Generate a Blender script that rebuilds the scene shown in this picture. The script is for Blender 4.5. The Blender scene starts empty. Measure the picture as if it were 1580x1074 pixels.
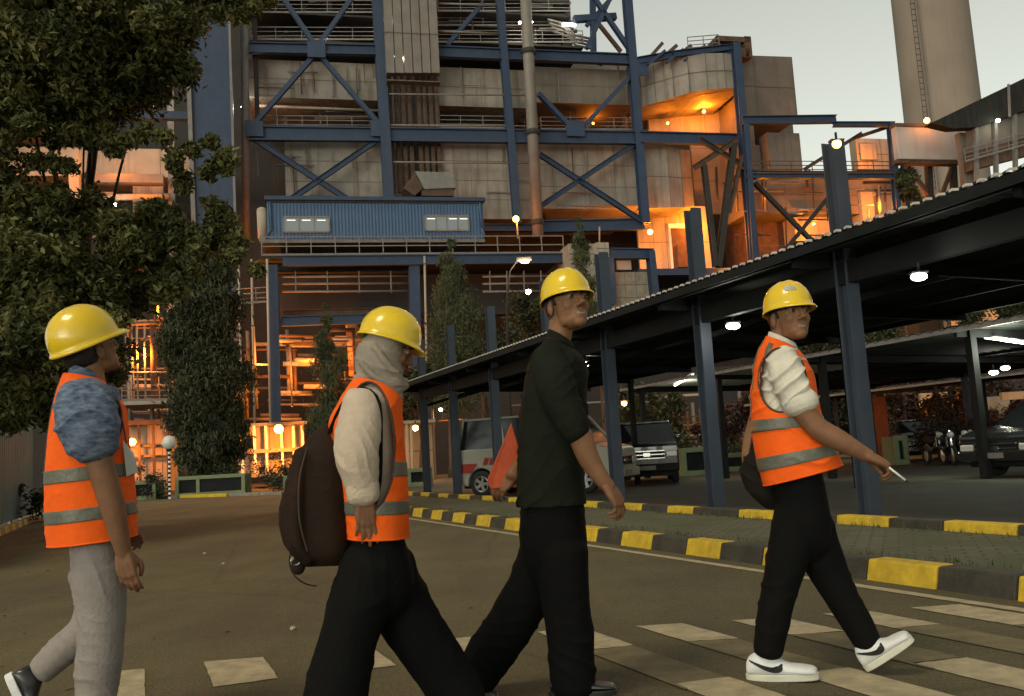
import bpy, bmesh, math, random
from mathutils import Vector, Matrix, noise, Euler
rnd = random.Random(7)
SC = bpy.context.scene
COL = SC.collection
R = math.radians
# ------------------------------------------------------------ camera
F, PW, PH, CH = 1400.0, 1580, 1074, 1.0
ROLL = R(3.3)
PITCH = math.atan(166 * math.cos(ROLL) / F)
fwd = Vector((0, math.cos(PITCH), math.sin(PITCH)))
r0 = Vector((1, 0, 0)); u0 = Vector((0, -math.sin(PITCH), math.cos(PITCH)))
CR = r0 * math.cos(ROLL) - u0 * math.sin(ROLL)
CU = r0 * math.sin(ROLL) + u0 * math.cos(ROLL)
CP = Vector((0, 0, CH))
cd = bpy.data.cameras.new('camera'); cam = bpy.data.objects.new('camera', cd); COL.objects.link(cam)
cd.sensor_width = 36; cd.lens = 36 * F / PW; cd.clip_end = 3000; cd.clip_start = 0.05
m = Matrix((CR, CU, -fwd)).transposed().to_4x4(); m.translation = CP
cam.matrix_world = m
SC.camera = cam
SC.render.resolution_x = 1024; SC.render.resolution_y = 696
# ------------------------------------------------------------ world, sun, exposure
SUN_EL, SUN_ROT = R(12), R(205)
w = bpy.data.worlds.new('World'); SC.world = w; w.use_nodes = True
nt = w.node_tree; nt.nodes.clear()
out = nt.nodes.new('ShaderNodeOutputWorld'); bg = nt.nodes.new('ShaderNodeBackground')
sky = nt.nodes.new('ShaderNodeTexSky'); sky.sky_type = 'NISHITA'; sky.sun_disc = False
sky.sun_elevation = SUN_EL; sky.sun_rotation = SUN_ROT; sky.dust_density = 1.0; sky.air_density = 1.0; sky.ozone_density = 1.5
hs = nt.nodes.new('ShaderNodeHueSaturation'); hs.inputs['Saturation'].default_value = 0.12
tint = nt.nodes.new('ShaderNodeMix'); tint.data_type = 'RGBA'; tint.blend_type = 'MULTIPLY'; tint.inputs['Factor'].default_value = 1
tint.inputs['B'].default_value = (0.985, 0.997, 0.865, 1)
nt.links.new(sky.outputs[0], hs.inputs['Color']); nt.links.new(hs.outputs[0], tint.inputs['A'])
nt.links.new(tint.outputs['Result'], bg.inputs['Color']); nt.links.new(bg.outputs[0], out.inputs[0])
bg.inputs['Strength'].default_value = 0.138
sd = bpy.data.lights.new('sun', 'SUN'); so = bpy.data.objects.new('sun', sd); COL.objects.link(so)
sd.energy = 1.0; sd.angle = R(16); sd.color = (1.0, 0.85, 0.60)
# dusk glow doubling as an unseen street lamp, high behind the camera, left
so.rotation_euler = Vector((0.42, 0.40, -1.0)).to_track_quat('-Z', 'Y').to_euler()
SC.view_settings.view_transform = 'Standard'; SC.view_settings.look = 'None'
SC.view_settings.exposure = 0.36; SC.view_settings.gamma = 1.0
SC.render.engine = 'CYCLES'
SC.cycles.max_bounces = 5; SC.cycles.diffuse_bounces = 3; SC.cycles.glossy_bounces = 3; SC.cycles.transmission_bounces = 3
SC.cycles.sample_clamp_indirect = 3.0
# ------------------------------------------------------------ coordinate helpers
def ray(x, y):
    d = fwd * F + CR * (x - PW / 2) - CU * (y - PH / 2)
    return d / d.y
def at(x, y, Y):
    d = ray(x, y); return CP + d * Y
def gnd(x, y, z=0.0):
    d = ray(x, y); return CP + d * ((z - CH) / d.z)
ra = R(-22.8)
RD = Vector((math.sin(ra), math.cos(ra), 0)); RP = Vector((math.cos(ra), -math.sin(ra), 0))
def rp(l, a, z=0.0):                     # road frame: lateral, along
    return RP * l + RD * a + Vector((0, 0, z))
def rl(x, y, z=0.0):
    g = gnd(x, y, z); return g.dot(RP), g.dot(RD)
def latx(x, l, z=0.0):                   # distance along the road at which the line (lateral l, height z) is seen at column x
    lo, hi = 0.5, 300.0
    for _ in range(60):
        mid = (lo + hi) / 2; p = rp(l, mid, z) - CP
        px = PW / 2 + F * p.dot(CR) / p.dot(fwd)
        if (px > x) == (l > 0): lo = mid
        else: hi = mid
    return lo
fb = R(13)
FU = Vector((math.cos(fb), math.sin(fb), 0)); FV = Vector((-math.sin(fb), math.cos(fb), 0))
DIST = 72.0
FO = Vector((0, DIST, 0))
def fp(x, y, v=0.0):                     # point of the plane v metres behind the plant's front, in the plant's own frame
    d = ray(x, y); t = (FO.dot(FV) + v - CP.dot(FV)) / d.dot(FV)
    p = CP + d * t; q = p - FO
    return Vector((q.dot(FU), v, p.z))
# ------------------------------------------------------------ object helpers
def tag(o, label=None, cat=None, group=None, kind=None):
    if label: o['label'] = label
    if cat: o['category'] = cat
    if group: o['group'] = group
    if kind: o['kind'] = kind
    return o
def thing(name, label, cat, loc=(0, 0, 0), rz=0.0, group=None):
    o = bpy.data.objects.new(name, None); COL.objects.link(o)
    o.location = loc; o.rotation_euler = (0, 0, rz); o.empty_display_size = 0.3
    return tag(o, label, cat, group)
def copy_tree(o, parent=None):
    c = o.copy(); COL.objects.link(c); c.parent = parent
    for ch in list(o.children): copy_tree(ch, c)
    return c
class MB:
    def __init__(s): s.v = []; s.f = []; s.m = []
    def add(s, vs, fs, mi=0):
        b = len(s.v); s.v += [Vector(p) for p in vs]
        s.f += [tuple(i + b for i in f) for f in fs]; s.m += [mi] * len(fs)
        return s
    def box(s, a, b, mi=0):
        x0, y0, z0 = (min(a[i], b[i]) for i in range(3)); x1, y1, z1 = (max(a[i], b[i]) for i in range(3))
        return s.add([(x0,y0,z0),(x1,y0,z0),(x1,y1,z0),(x0,y1,z0),(x0,y0,z1),(x1,y0,z1),(x1,y1,z1),(x0,y1,z1)],
                     [(0,3,2,1),(4,5,6,7),(0,1,5,4),(1,2,6,5),(2,3,7,6),(3,0,4,7)], mi)
    def bar(s, a, b, w, h=None, mi=0, up=(0, 0, 1)):   # square bar from a to b
        a = Vector(a); b = Vector(b); h = h or w; t = (b - a).normalized()
        n = t.cross(Vector(up))
        if n.length < 1e-3: n = t.cross(Vector((0, 1, 0)))
        n.normalize(); q = n.cross(t).normalized()
        vs = [p + n * (i * w / 2) + q * (j * h / 2) for p in (a, b) for i, j in ((-1,-1),(1,-1),(1,1),(-1,1))]
        return s.add(vs, [(0,1,2,3),(7,6,5,4),(0,4,5,1),(1,5,6,2),(2,6,7,3),(3,7,4,0)], mi)
    def ibeam(s, a, b, w, h, mi=0, up=(0, 0, 1)):      # I section: web plus two flanges
        a = Vector(a); b = Vector(b); t = (b - a).normalized(); n = t.cross(Vector(up))
        if n.length < 1e-3: n = t.cross(Vector((0, 1, 0)))
        n.normalize(); q = n.cross(t).normalized(); tk = h * 0.1
        s.bar(a + q * (h/2 - tk/2), b + q * (h/2 - tk/2), w, tk, mi, up)
        s.bar(a - q * (h/2 - tk/2), b - q * (h/2 - tk/2), w, tk, mi, up)
        return s.bar(a, b, w * 0.16, h - 2 * tk, mi, up)
    def tube(s, pts, r, n=8, mi=0, cap=True):
        pts = [Vector(p) for p in pts]; rs = r if isinstance(r, (list, tuple)) else [r] * len(pts)
        b = len(s.v); pn = None
        for i, p in enumerate(pts):
            t = (pts[min(i+1, len(pts)-1)] - pts[max(i-1, 0)]).normalized()
            if pn is None:
                nn = t.cross(Vector((0, 0, 1)))
                if nn.length < 1e-3: nn = t.cross(Vector((0, 1, 0)))
            else: nn = pn - t * pn.dot(t)
            nn.normalize(); pn = nn; q = t.cross(nn)
            for k in range(n):
                a = 2 * math.pi * k / n
                s.v.append(p + (nn * math.cos(a) + q * math.sin(a)) * rs[i])
        for i in range(len(pts) - 1):
            for k in range(n):
                k2 = (k + 1) % n
                s.f.append((b+i*n+k, b+i*n+k2, b+(i+1)*n+k2, b+(i+1)*n+k)); s.m.append(mi)
        if cap:
            s.f.append(tuple(b + k for k in range(n))[::-1]); s.m.append(mi)
            s.f.append(tuple(b + (len(pts)-1)*n + k for k in range(n))); s.m.append(mi)
        return s
    def ball(s, c, r, n=10, mi=0, rot=None):
        c = Vector(c); rr = Vector(r) if not isinstance(r, (int, float)) else Vector((r, r, r)); b = len(s.v); m_ = max(4, n * 2)
        rot = rot or Matrix.Identity(3)
        for i in range(1, n):
            a = math.pi * i / n
            for k in range(m_):
                g = 2 * math.pi * k / m_
                s.v.append(c + rot @ Vector((rr.x*math.sin(a)*math.cos(g), rr.y*math.sin(a)*math.sin(g), rr.z*math.cos(a))))
        top = len(s.v); s.v.append(c + rot @ Vector((0, 0, rr.z))); bot = len(s.v); s.v.append(c - rot @ Vector((0, 0, rr.z)))
        for i in range(n - 2):
            for k in range(m_):
                k2 = (k + 1) % m_
                s.f.append((b+i*m_+k, b+(i+1)*m_+k, b+(i+1)*m_+k2, b+i*m_+k2)); s.m.append(mi)
        for k in range(m_):
            k2 = (k + 1) % m_
            s.f.append((top, b+k, b+k2)); s.m.append(mi)
            s.f.append((bot, b+(n-2)*m_+k2, b+(n-2)*m_+k)); s.m.append(mi)
        return s
    def prism(s, poly, d, mi=0):                       # poly: 3-D points in order, extruded along d
        n = len(poly); d = Vector(d); vs = [Vector(p) for p in poly] + [Vector(p) + d for p in poly]
        fs = [tuple(range(n))[::-1], tuple(range(n, 2*n))] + [(i, (i+1) % n, (i+1) % n + n, i + n) for i in range(n)]
        return s.add(vs, fs, mi)
    def lathe(s, prof, c=(0,0,0), n=16, mi=0, axis=2):
        c = Vector(c); b = len(s.v)
        for r_, z in prof:
            for k in range(n):
                a = 2 * math.pi * k / n; x, y = r_*math.cos(a), r_*math.sin(a)
                s.v.append(c + (Vector((x, y, z)) if axis == 2 else Vector((z, x, y)) if axis == 0 else Vector((x, z, y))))
        for i in range(len(prof)-1):
            for k in range(n):
                k2 = (k+1) % n
                s.f.append((b+i*n+k, b+i*n+k2, b+(i+1)*n+k2, b+(i+1)*n+k)); s.m.append(mi)
        return s
    def build(s, name, mats, parent=None, smooth=False, loc=None, bevel=0, world=False, fix=True):
        me = bpy.data.meshes.new(name)
        sh = Vector((0, 0, 0))
        if world and parent is not None: sh = Vector(parent.location)
        me.from_pydata([tuple(p - sh) for p in s.v], [], s.f)
        mats = mats if isinstance(mats, (list, tuple)) else [mats]
        for mm in mats: me.materials.append(mm)
        me.polygons.foreach_set('material_index', s.m)
        if smooth: me.polygons.foreach_set('use_smooth', [True] * len(me.polygons))
        if fix:
            bm = bmesh.new(); bm.from_mesh(me); bmesh.ops.recalc_face_normals(bm, faces=bm.faces); bm.to_mesh(me); bm.free()
        me.update()
        o = bpy.data.objects.new(name, me); COL.objects.link(o); o.parent = parent
        if loc is not None: o.location = loc
        if bevel:
            bv = o.modifiers.new('b', 'BEVEL'); bv.width = bevel; bv.segments = 2; bv.limit_method = 'ANGLE'; bv.angle_limit = R(40)
        return o
# ------------------------------------------------------------ materials
def mat(name, col, rough=0.7, metal=0.0, var=0.25, scale=3.0, bump=0.0, bscale=None, col2=None, streak=0.0, streakcol=(.10,.05,.025), spec=0.5,
        trans=0.0, coat=0.0, stretch=(1, 1, 1), sheen=0.0, detail=6, bdist=.02):
    mt = bpy.data.materials.new(name); mt.use_nodes = True; t = mt.node_tree; N = t.nodes; L = t.links
    b = N['Principled BSDF']
    b.inputs['Roughness'].default_value = rough; b.inputs['Metallic'].default_value = metal
    b.inputs['Specular IOR Level'].default_value = spec; b.inputs['Transmission Weight'].default_value = trans
    b.inputs['Coat Weight'].default_value = coat; b.inputs['Sheen Weight'].default_value = sheen
    tc = N.new('ShaderNodeTexCoord'); mp = N.new('ShaderNodeMapping'); mp.inputs['Scale'].default_value = stretch
    L.new(tc.outputs['Object'], mp.inputs['Vector'])
    nz = N.new('ShaderNodeTexNoise'); nz.inputs['Scale'].default_value = scale; nz.inputs['Detail'].default_value = detail
    nz.inputs['Roughness'].default_value = 0.62
    L.new(mp.outputs[0], nz.inputs['Vector'])
    rp_ = N.new('ShaderNodeValToRGB'); L.new(nz.outputs['Fac'], rp_.inputs[0])
    c2 = col2 or tuple(c * (1 - var) for c in col); c1 = tuple(min(1, c * (1 + var)) for c in col) if not col2 else col
    rp_.color_ramp.elements[0].position = 0.32; rp_.color_ramp.elements[0].color = (*c2, 1)
    rp_.color_ramp.elements[1].position = 0.68; rp_.color_ramp.elements[1].color = (*c1, 1)
    last = rp_.outputs[0]
    if streak:
        mp2 = N.new('ShaderNodeMapping'); mp2.inputs['Scale'].default_value = (1.6, 1.6, 0.12)
        L.new(tc.outputs['Object'], mp2.inputs['Vector'])
        n2 = N.new('ShaderNodeTexNoise'); n2.inputs['Scale'].default_value = 1.3; n2.inputs['Detail'].default_value = 7
        L.new(mp2.outputs[0], n2.inputs['Vector'])
        mr = N.new('ShaderNodeMapRange'); mr.inputs[1].default_value = 0.5; mr.inputs[2].default_value = 0.75; mr.inputs[4].default_value = streak
        L.new(n2.outputs['Fac'], mr.inputs[0])
        mx = N.new('ShaderNodeMix'); mx.data_type = 'RGBA'; mx.inputs['B'].default_value = (*streakcol, 1)
        L.new(mr.outputs[0], mx.inputs['Factor']); L.new(last, mx.inputs['A']); last = mx.outputs['Result']
    L.new(last, b.inputs['Base Color'])
    if bump:
        n3 = N.new('ShaderNodeTexNoise'); n3.inputs['Scale'].default_value = bscale or scale * 6; n3.inputs['Detail'].default_value = 8
        L.new(mp.outputs[0], n3.inputs['Vector'])
        bp = N.new('ShaderNodeBump'); bp.inputs['Strength'].default_value = bump; bp.inputs['Distance'].default_value = bdist
        L.new(n3.outputs['Fac'], bp.inputs['Height']); L.new(bp.outputs[0], b.inputs['Normal'])
    return mt
def emat(name, col, s, base=.8):
    mt = bpy.data.materials.new(name); mt.use_nodes = True; b = mt.node_tree.nodes['Principled BSDF']
    b.inputs['Base Color'].default_value = (base, base, base, 1); b.inputs['Emission Color'].default_value = (*col, 1); b.inputs['Emission Strength'].default_value = s
    return mt
M = {}
M['asphalt'] = mat('asphalt', (.082,.070,.042), .88, var=.30, scale=.55, bump=.5, bscale=90, detail=12)
M['asphalt_lot'] = mat('asphalt_lot', (.075,.078,.065), .9, var=.25, scale=.9, bump=.5, bscale=60)
M['earth'] = mat('earth', (.045,.04,.022), .95, var=.4, scale=.6, bump=.5)
M['verge0'] = mat('verge', (.10,.10,.045), .95, var=.35, scale=7, bump=.9, bscale=40, col2=(.05,.06,.025))
M['paint_road'] = mat('paint_road', (.47,.39,.235), .8, var=.2, scale=9, bump=.3, bscale=90, col2=(.27,.23,.15))
M['paint_worn'] = mat('paint_worn', (.20,.165,.085), .85, scale=6, bump=.3, bscale=90, col2=(.10,.082,.036), detail=10)
M['kerb_yellow'] = mat('kerb_yellow', (.62,.42,.02), .7, scale=11, bump=.4, col2=(.40,.26,.014), streak=.25, streakcol=(.09,.07,.03), bdist=.01)
M['kerb_black'] = mat('kerb_black', (.035,.03,.02), .75, scale=6, bump=.4, var=.4)
M['concrete'] = mat('concrete', (.22,.20,.16), .9, var=.25, scale=2, bump=.3, streak=.4)
M['blue'] = mat('blue_steel', (.013,.030,.068), .6, var=.2, scale=1.2, streak=.25, streakcol=(.06,.05,.05))
M['blue_post'] = mat('blue_post_paint', (.030,.041,.060), .6, var=.15, scale=2.5, streak=.25, streakcol=(.09,.08,.07))
M['cabin'] = mat('cabin_blue', (.030,.072,.145), .6, var=.12, scale=1.5, streak=.2, streakcol=(.05,.08,.12))
M['clad'] = mat('cladding', (.22,.195,.165), .75, var=.22, scale=.5, streak=.85, streakcol=(.085,.06,.042))
M['clad2'] = mat('cladding_dark', (.125,.108,.09), .75, var=.2, scale=.5, streak=.6, streakcol=(.11,.07,.05))
M['seam'] = mat('seam', (.10,.085,.07), .8)
M['duct'] = mat('duct_grey', (.15,.132,.112), .6, var=.15, scale=.8, streak=.35)
M['steel_grey'] = mat('steel_grey', (.15,.14,.13), .55, var=.2, scale=2, streak=.3)
M['rust'] = mat('rust_steel', (.07,.038,.022), .85, var=.4, scale=1.5, streak=.4)
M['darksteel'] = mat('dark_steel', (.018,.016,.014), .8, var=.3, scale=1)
M['pale'] = mat('pale_wall', (.30,.26,.2), .8, var=.15, scale=.6, streak=.4)
M['chimney'] = mat('chimney_concrete', (.21,.165,.13), .9, var=.12, scale=.12, streak=.35, streakcol=(.17,.12,.09))
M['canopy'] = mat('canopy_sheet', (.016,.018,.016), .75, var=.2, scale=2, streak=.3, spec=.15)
M['canopy_light'] = mat('canopy_translucent', (.42,.43,.36), .6, var=.15, scale=2, streak=.3)
M['gutter'] = mat('roof_edge', (.45,.42,.38), .5, var=.2, scale=3)
M['black_metal'] = mat('black_metal', (.010,.011,.011), .7, var=.3, scale=3, spec=.15)
M['leaf'] = mat('leaf', (.14,.13,.038), .6, var=.5, scale=1.4, col2=(.032,.042,.012), detail=3, spec=.3)
M['leaf_red'] = mat('leaf_red', (.055,.022,.012), .7, col2=(.02,.012,.006), scale=1.2, detail=2)
M['leaf2'] = mat('leaf_dark', (.05,.055,.016), .7, col2=(.015,.02,.006), scale=1.2, detail=2)
M['conifer'] = mat('conifer', (.075,.085,.03), .7, col2=(.03,.04,.015), scale=1.5, detail=2)
M['bark'] = mat('bark', (.05,.038,.025), .95, var=.4, scale=4, bump=.8)
M['fence'] = mat('fence_sheet', (.13,.175,.165), .6, var=.15, scale=1.5, streak=.3, streakcol=(.08,.07,.05), metal=.2)
M['green'] = mat('planter_green', (.15,.18,.09), .7, var=.2, scale=3)
M['white'] = mat('white_paint', (.72,.70,.64), .45, var=.05, scale=3)
M['glass_dark'] = mat('dark_glass', (.012,.014,.015), .08, var=.1, scale=3, spec=.8)
M['em_orange'] = emat('sodium_lamp', (1.0, .40, .06), 7)
M['em_white'] = emat('white_lamp', (1.0, .95, .8), 22)
M['em_tube'] = emat('tube_lamp', (.95, 1.0, .85), 9)
M['em_window'] = emat('lit_window', (.85, .95, .85), .12, .05)
def roadmat(name, col, crack=.75):
    mt = mat(name, col, .9, bump=.5, bscale=90); t = mt.node_tree; N, L = t.nodes, t.links; tc = N.new('ShaderNodeTexCoord')
    def nz(sc, det, st=(1,1,1)):
        mp = N.new('ShaderNodeMapping'); mp.inputs['Scale'].default_value = st; mp.inputs['Rotation'].default_value = (0,0,-ra); L.new(tc.outputs['Object'], mp.inputs['Vector'])
        n = N.new('ShaderNodeTexNoise'); n.inputs['Scale'].default_value = sc; n.inputs['Detail'].default_value = det; n.inputs['Roughness'].default_value = .65; L.new(mp.outputs[0], n.inputs['Vector']); return n
    def rng(n, a, b, c, d):
        m_ = N.new('ShaderNodeMapRange'); m_.inputs[1].default_value = a; m_.inputs[2].default_value = b; m_.inputs[3].default_value = c; m_.inputs[4].default_value = d; L.new(n, m_.inputs[0]); return m_.outputs[0]
    f = [rng(nz(.45,10).outputs['Fac'], .3,.7,.62,1.30), rng(nz(1.1,8,(1,.22,1)).outputs['Fac'], .3,.7,.74,1.2), rng(nz(75,3).outputs['Fac'], .3,.7,.45,1.6), rng(nz(18,5).outputs['Fac'], .35,.65,.88,1.1)]
    vo = N.new('ShaderNodeTexVoronoi'); vo.feature = 'DISTANCE_TO_EDGE'; vo.inputs['Scale'].default_value = .22
    ad = N.new('ShaderNodeMixRGB'); ad.inputs[0].default_value = .16; L.new(tc.outputs['Object'], ad.inputs[1]); L.new(nz(1.5,6).outputs['Color'], ad.inputs[2]); L.new(ad.outputs[0], vo.inputs['Vector'])
    cr = rng(vo.outputs['Distance'], .0,.007,1-crack*.75,1.0)
    f.append(cr); cur = None
    for x in f:
        if cur is None: cur = x; continue
        m_ = N.new('ShaderNodeMath'); m_.operation = 'MULTIPLY'; L.new(cur, m_.inputs[0]); L.new(x, m_.inputs[1]); cur = m_.outputs[0]
    vm = N.new('ShaderNodeVectorMath'); vm.operation = 'SCALE'; vm.inputs[0].default_value = col; L.new(cur, vm.inputs['Scale']); L.new(vm.outputs[0], N['Principled BSDF'].inputs['Base Color'])
    return mt
M['asphalt'] = roadmat('asphalt', (.094,.078,.034), .3); M['asphalt_lot'] = roadmat('asphalt_lot', (.048,.050,.034), .3)
def brickmat(name, c1, c2, mortar, w_, h_, rot):
    mt = mat(name, c1, .9, bump=.5, bscale=40); t = mt.node_tree; N, L = t.nodes, t.links
    tc = N.new('ShaderNodeTexCoord'); mp = N.new('ShaderNodeMapping'); mp.inputs['Rotation'].default_value = (0,0,rot); L.new(tc.outputs['Object'], mp.inputs['Vector'])
    br = N.new('ShaderNodeTexBrick'); br.inputs['Scale'].default_value = 1; br.inputs['Brick Width'].default_value = w_; br.inputs['Row Height'].default_value = h_; br.inputs['Mortar Size'].default_value = .012
    br.inputs['Color1'].default_value = (*c1,1); br.inputs['Color2'].default_value = (*c2,1); br.inputs['Mortar'].default_value = (*mortar,1); L.new(mp.outputs[0], br.inputs['Vector'])
    nz = N.new('ShaderNodeTexNoise'); nz.inputs['Scale'].default_value = 2.2; nz.inputs['Detail'].default_value = 8; L.new(tc.outputs['Object'], nz.inputs['Vector'])
    mr = N.new('ShaderNodeMapRange'); mr.inputs[1].default_value = .38; mr.inputs[2].default_value = .66; L.new(nz.outputs['Fac'], mr.inputs[0])
    mx = N.new('ShaderNodeMix'); mx.data_type = 'RGBA'; mx.inputs['B'].default_value = (.055,.065,.025,1); L.new(mr.outputs[0], mx.inputs['Factor']); L.new(br.outputs['Color'], mx.inputs['A'])
    L.new(mx.outputs['Result'], N['Principled BSDF'].inputs['Base Color']); return mt
M['verge'] = brickmat('verge_paving', (.12,.11,.07), (.095,.09,.055), (.035,.04,.018), .22, .11, R(22.8))
def sodium(loc, watts, parent=None, r=.2, col=(1.0, .40, .07)):
    l = bpy.data.lights.new('sodium_light', 'POINT'); l.energy = watts; l.color = col; l.shadow_soft_size = r
    o = bpy.data.objects.new('sodium_light', l); COL.objects.link(o); o.parent = parent; o.location = loc
    return o
# ============================================================ GROUND
g = MB().add([(-900,-200,-.05),(900,-200,-.05),(900,1800,-.05),(-900,1800,-.05)], [(0,1,2,3)]).build('ground', M['earth']); tag(g, kind='structure')
def sheet(name, pts, z, m_, kind='structure', up=0):
    o = MB().add([Vector((p[0], p[1], z)) for p in pts], [tuple(range(len(pts)))]).build(name, m_)
    return tag(o, kind=kind)
roadpts = [rp(-2.5,-30), rp(4.72,-30), rp(4.72,27), rp(6.2,29), rp(6.2,42), Vector((-9.5,36.4,0)), Vector((-19.5,41.5,0)), Vector((-30,46,0)), rp(-13,36), rp(-2.5,24)]
sheet('road', roadpts, 0.0, M['asphalt'])
lot = sheet('parking_lot', [rp(6.9,-30), rp(60,-30), rp(60,60), rp(6.9,60)], -.004, M['asphalt_lot'])
sheet('yard', [Vector((-60,36,0)), rp(6.3,30), rp(6.3,90), Vector((-60,90,0))], -.012, M['earth'])
# island between road and lot
isl = MB().prism([rp(4.92,-6,-.04), rp(6.58,-6,-.04), rp(6.58,28,-.04), rp(4.92,26.5,-.04)], (0,0,.165)).build('verge', M['verge']); tag(isl, kind='structure')
def kerb(name, label, l0, l1, a0, a1, hgt, cuts, first_yellow):
    root = thing(name, label, 'kerb', rp((l0+l1)/2, 5))
    edges = [a0] + [c for c in cuts if a0 < c < a1] + [a1]
    y = first_yellow
    for i in range(len(edges)-1):
        e0, e1 = edges[i] + .006, edges[i+1] - .006
        b = MB(); j = rnd.uniform(-.006, .006)
        top = hgt + rnd.uniform(-.004, .004)
        b.prism([rp(l0+j, e0, -.03), rp(l1, e0, -.03), rp(l1-.015, e0, top), rp(l0+.045+j, e0, top)], RD * (e1-e0))
        b.build('yellow_block' if y else 'black_block', M['kerb_yellow'] if y else M['kerb_black'], root, world=True, bevel=.012)
        y = not y
    return root
cx = [1572, 1448, 1340, 1250, 1178, 1113, 1060, 1007, 960, 922, 886, 858, 832]
c1 = [latx(x, 4.74, .07) for x in cx]
per = (c1[-1] - c1[1]) / (len(c1) - 2)
cuts = [c1[0] - per * k for k in range(12, 0, -1)] + c1
while cuts[-1] < 26: cuts.append(cuts[-1] + per)
kerb('kerb', 'yellow and black painted kerb along the road edge nearest the walkers', 4.70, 4.92, -6, 26.5, .14, cuts, True)
cx2 = [1572, 1457, 1373, 1292, 1195, 1140, 1070, 1030, 990, 956, 922]
c2 = [latx(x, 6.62, .07) for x in cx2]
per2 = (c2[-1] - c2[0]) / (len(c2) - 1)
cuts2 = [c2[0] - per2 * k for k in range(10, 0, -1)] + c2
while cuts2[-1] < 28: cuts2.append(cuts2[-1] + per2)
kerb('kerb', 'yellow and dark painted kerb on the car park side of the verge', 6.58, 6.78, -6, 28, .21, cuts2, False)
for i, (a0_, a1_) in enumerate([(2.0, 6.1), (7.1, 9.6), (12.2, 16.0)]):
    kerb('kerb', ['chipped yellow and dark kerb stub inside the car park at the right edge', 'low worn kerb stub between the two nearest canopy posts', 'low worn kerb stub behind the far posts of the canopy'][i], 7.45, 7.62, a0_, a1_, .10, [a0_ + .45*k for k in range(1, 12)], True)
# edge line and zebra
def strip(name, corners, z, m_):
    return sheet(name, [rp(l, a) for l, a in corners], z, m_)
strip('edge_line', [(4.44,-3),(4.53,-3),(4.49,26),(4.40,26)], .004, M['paint_road'])
def bar_(l0, l1, far0, far1, near0, near1, mm='paint_road', z=.004):
    n = 8; pts = []
    jit = lambda: rnd.uniform(-.006, .006)
    for k in range(n+1): t = k/n; pts.append((l0+(l1-l0)*t, far0+(far1-far0)*t + jit()))
    for k in range(1, n): t = k/n; pts.append((l1 + jit()*.6, far1+(near1-far1)*t))
    for k in range(n+1): t = k/n; pts.append((l1-(l1-l0)*t, near1+(near0-near1)*t + jit()))
    for k in range(1, n): t = k/n; pts.append((l0 + jit()*.6, near0+(far0-near0)*t))
    return strip('crossing_stripe', pts, z, M[mm])
s = CH / 1.05
for (l0,l1,f0,f1,n0,n1) in [(-.26,.04,5.64,5.57,4.93,4.88),(.35,.66,5.54,5.45,4.88,4.86),(.97,1.25,5.4,5.3,4.80,4.76),(1.60,1.88,5.28,5.2,4.66,4.62),
        (2.2,2.47,5.1,5.05,4.47,4.42),(2.74,3.0,4.88,4.77,4.33,4.22),(3.27,3.55,4.66,4.55,4.12,4.02),(3.8,4.06,4.48,4.36,3.92,3.85),(4.31,4.60,4.3,4.2,3.6,3.5)]:
    bar_(l0*s, l1*s, f0*s, f1*s, n0*s, n1*s)
    if l0 > 2: 
        bar_(l0*s+.01, l1*s-.01, n0*s-.005, n1*s-.005, 3.62*s-(l0-2.2)*.28, 3.57*s-(l0-2.2)*.28, 'paint_worn', .003)
        strip('crossing_stripe', [((l0-.012)*s, n0*s-.02), ((l0+.008)*s, n0*s-.02), ((l0+.008)*s, 3.5*s-(l0-2.2)*.3), ((l0-.012)*s, 3.5*s-(l0-2.2)*.3)], .006, M['paint_worn'])
        bar_(l0*s, l1*s, 3.62*s-(l0-2.2)*.30, 3.57*s-(l0-2.2)*.30, 2.95*s-(l0-2.2)*.3, 2.9*s-(l0-2.2)*.3)
# small stones and litter on the road
for i, (x, y) in enumerate([(345,871),(316,855),(452,972)]):
    o = MB().ball((0,0,0), (.02,.028,.014), 5).build('pebble', M['paint_road'], smooth=False, loc=gnd(x, y) + Vector((0,0,.01)))
    tag(o, ['pale pebble left of the backpack on the road','smaller pale pebble nearer the far kerb','pale pebble below the dangling strap','pale pebble by the line at the right walker','pebble between the second and third walkers','pebble by the first walker\'s hand','pebble near the line behind the third walker'][i], 'pebble', 'pebbles on the road')
# far kerb of the junction
fk = thing('kerb', 'low pale kerb across the far end of the road by the planters', 'kerb', (-14, 39, 0))
pp = [gnd(20,781), gnd(210,770), gnd(440,763), gnd(560,760)]
for i in range(3):
    a, b = pp[i], pp[i+1]; n_ = 3
    for k in range(n_):
        p, q = a.lerp(b, k/n_ + .01), a.lerp(b, (k+1)/n_ - .01)
        MB().bar(p + Vector((0,0,.05)), q + Vector((0,0,.05)), .2, .14).build('kerb_block', M['concrete'] if (k+i) % 2 else M['kerb_yellow'], fk, world=True, bevel=.01)
lk = thing('kerb', 'short rough kerb at the foot of the sheet metal fence', 'kerb', rp(-2.5, 20))
for k in range(26):
    MB().prism([rp(-2.62,12+k*.6,-.02), rp(-2.46,12+k*.6,-.02), rp(-2.48,12+k*.6,.13), rp(-2.60,12+k*.6,.13)], RD*.56).build('kerb_block', M['concrete'] if k % 2 else M['kerb_yellow'], lk, world=True, bevel=.012)
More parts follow.
